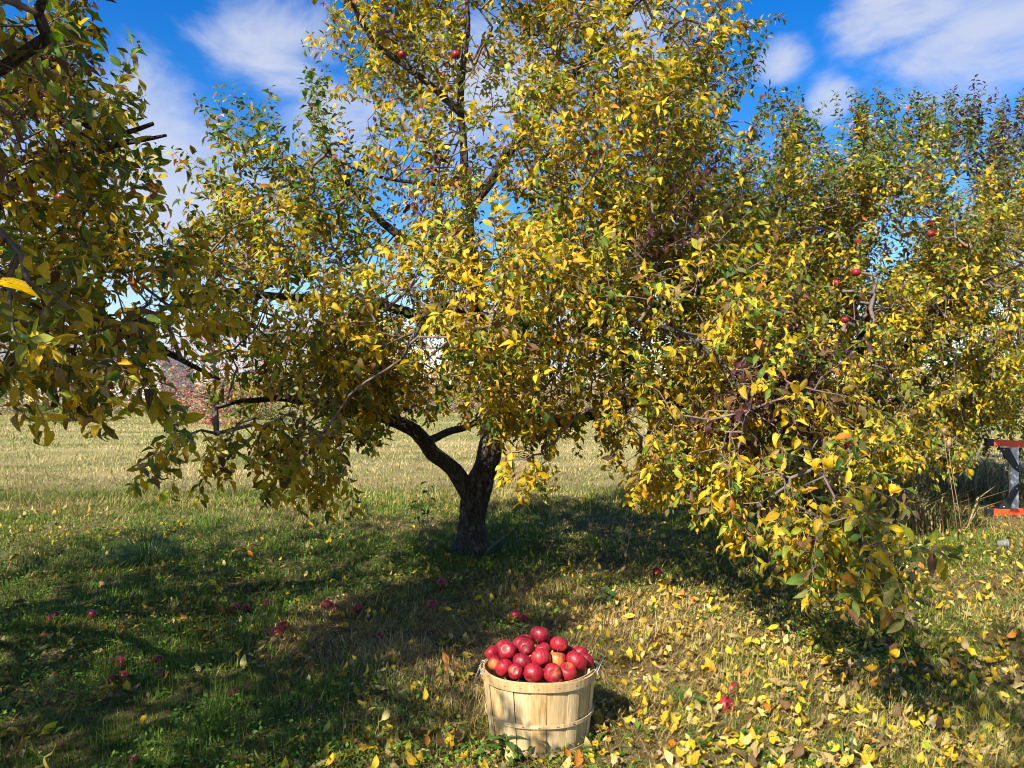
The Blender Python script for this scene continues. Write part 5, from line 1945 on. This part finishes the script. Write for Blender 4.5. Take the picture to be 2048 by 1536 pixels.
def house(px, dep, w_, dpt, hwall, hroof, mw, label, wins, door=None, ridge_x=True, rot=0.0):
    X = (px - 1024) / F * dep
    root = tag(link('house', None, loc=(X, dep, float(gz(X, dep)) - 0.1)), label, 'house')
    root.rotation_euler = (0, 0, rot)
    mb_ = MB()
    if ridge_x:
        vs = [(-w_ / 2, 0, 0), (w_ / 2, 0, 0), (w_ / 2, dpt, 0), (-w_ / 2, dpt, 0), (-w_ / 2, 0, hwall), (w_ / 2, 0, hwall), (w_ / 2, dpt, hwall), (-w_ / 2, dpt, hwall),
              (-w_ / 2, dpt / 2, hwall + hroof), (w_ / 2, dpt / 2, hwall + hroof)]
        mb_.add(vs, [(0, 1, 5, 4), (2, 3, 7, 6), (1, 2, 6, 9, 5), (3, 0, 4, 8, 7)])
    else:
        vs = [(-w_ / 2, 0, 0), (w_ / 2, 0, 0), (w_ / 2, dpt, 0), (-w_ / 2, dpt, 0), (-w_ / 2, 0, hwall), (w_ / 2, 0, hwall), (w_ / 2, dpt, hwall), (-w_ / 2, dpt, hwall),
              (0, 0, hwall + hroof), (0, dpt, hwall + hroof)]
        mb_.add(vs, [(0, 1, 5, 8, 4), (2, 3, 7, 9, 6), (1, 2, 6, 5), (3, 0, 4, 7)])
    mb_.build('wall', mw, root, smooth=False)
    mb_ = MB()
    o_ = 0.35
    th = 0.14
    if ridge_x:
        k = hroof / (dpt / 2)
        pr = [(-o_, hwall - k * o_), (dpt / 2, hwall + hroof), (dpt + o_, hwall - k * o_), (dpt + o_, hwall - k * o_ + th), (dpt / 2, hwall + hroof + th), (-o_, hwall - k * o_ + th)]
        vs = [(-w_ / 2 - o_, y_, z_ + 0.01) for y_, z_ in pr] + [(w_ / 2 + o_, y_, z_ + 0.01) for y_, z_ in pr]
    else:
        k = hroof / (w_ / 2)
        pr = [(-w_ / 2 - o_, hwall - k * o_), (0, hwall + hroof), (w_ / 2 + o_, hwall - k * o_), (w_ / 2 + o_, hwall - k * o_ + th), (0, hwall + hroof + th), (-w_ / 2 - o_, hwall - k * o_ + th)]
        vs = [(x_, -o_, z_ + 0.01) for x_, z_ in pr] + [(x_, dpt + o_, z_ + 0.01) for x_, z_ in pr]
    fs = [(i, (i + 1) % 6, 6 + (i + 1) % 6, 6 + i) for i in range(6)] + [(0, 5, 4, 1), (1, 4, 3, 2), (6, 7, 10, 11), (7, 8, 9, 10)]
    mb_.add(vs, fs)
    mb_.build('roof', M_ROOF, root, smooth=False)
    for (wx, wz, ww, wh) in wins:
        mb_ = MB()
        for (cx, cz, sx, sz) in ((wx, wz + wh / 2 + 0.05, ww + 0.2, 0.1), (wx, wz - wh / 2 - 0.05, ww + 0.2, 0.1), (wx - ww / 2 - 0.05, wz, 0.1, wh - 0.002), (wx + ww / 2 + 0.05, wz, 0.1, wh - 0.002)):
            mb_.box((cx, -0.03, cz), (sx, 0.1, sz))
        wf = mb_.build('window', M_WHITEW, root, smooth=False)
        mb_ = MB()
        mb_.box((wx, -0.012, wz), (ww, 0.03, wh))
        mb_.build('pane', M_PANE, wf, smooth=False)
    if door:
        mb_ = MB()
        mb_.box((door, -0.03, 1.05), (0.9, 0.08, 2.1))
        mb_.build('door', M_YELLOW, root, smooth=False)


house(30, 62, 8.0, 7.0, 2.7, 2.2, M_SIDING, 'cream house with grey roof at the far left beyond the field', [(-2.0, 1.6, 1.1, 1.1), (2.6, 1.6, 1.1, 1.1)], 1.4)
house(262, 78, 6.0, 8.0, 3.6, 1.9, M_WHITEW, 'white gabled house far beyond the field left of the red tree', [(0, 1.9, 1.0, 1.3), (0, 4.1, 0.7, 0.7)], None, ridge_x=False)
print('SCENE', len(bpy.data.objects), 'objects', sum(len(o.data.polygons) for o in bpy.data.objects if o.type == 'MESH' and o.data.users == 1), 'faces')
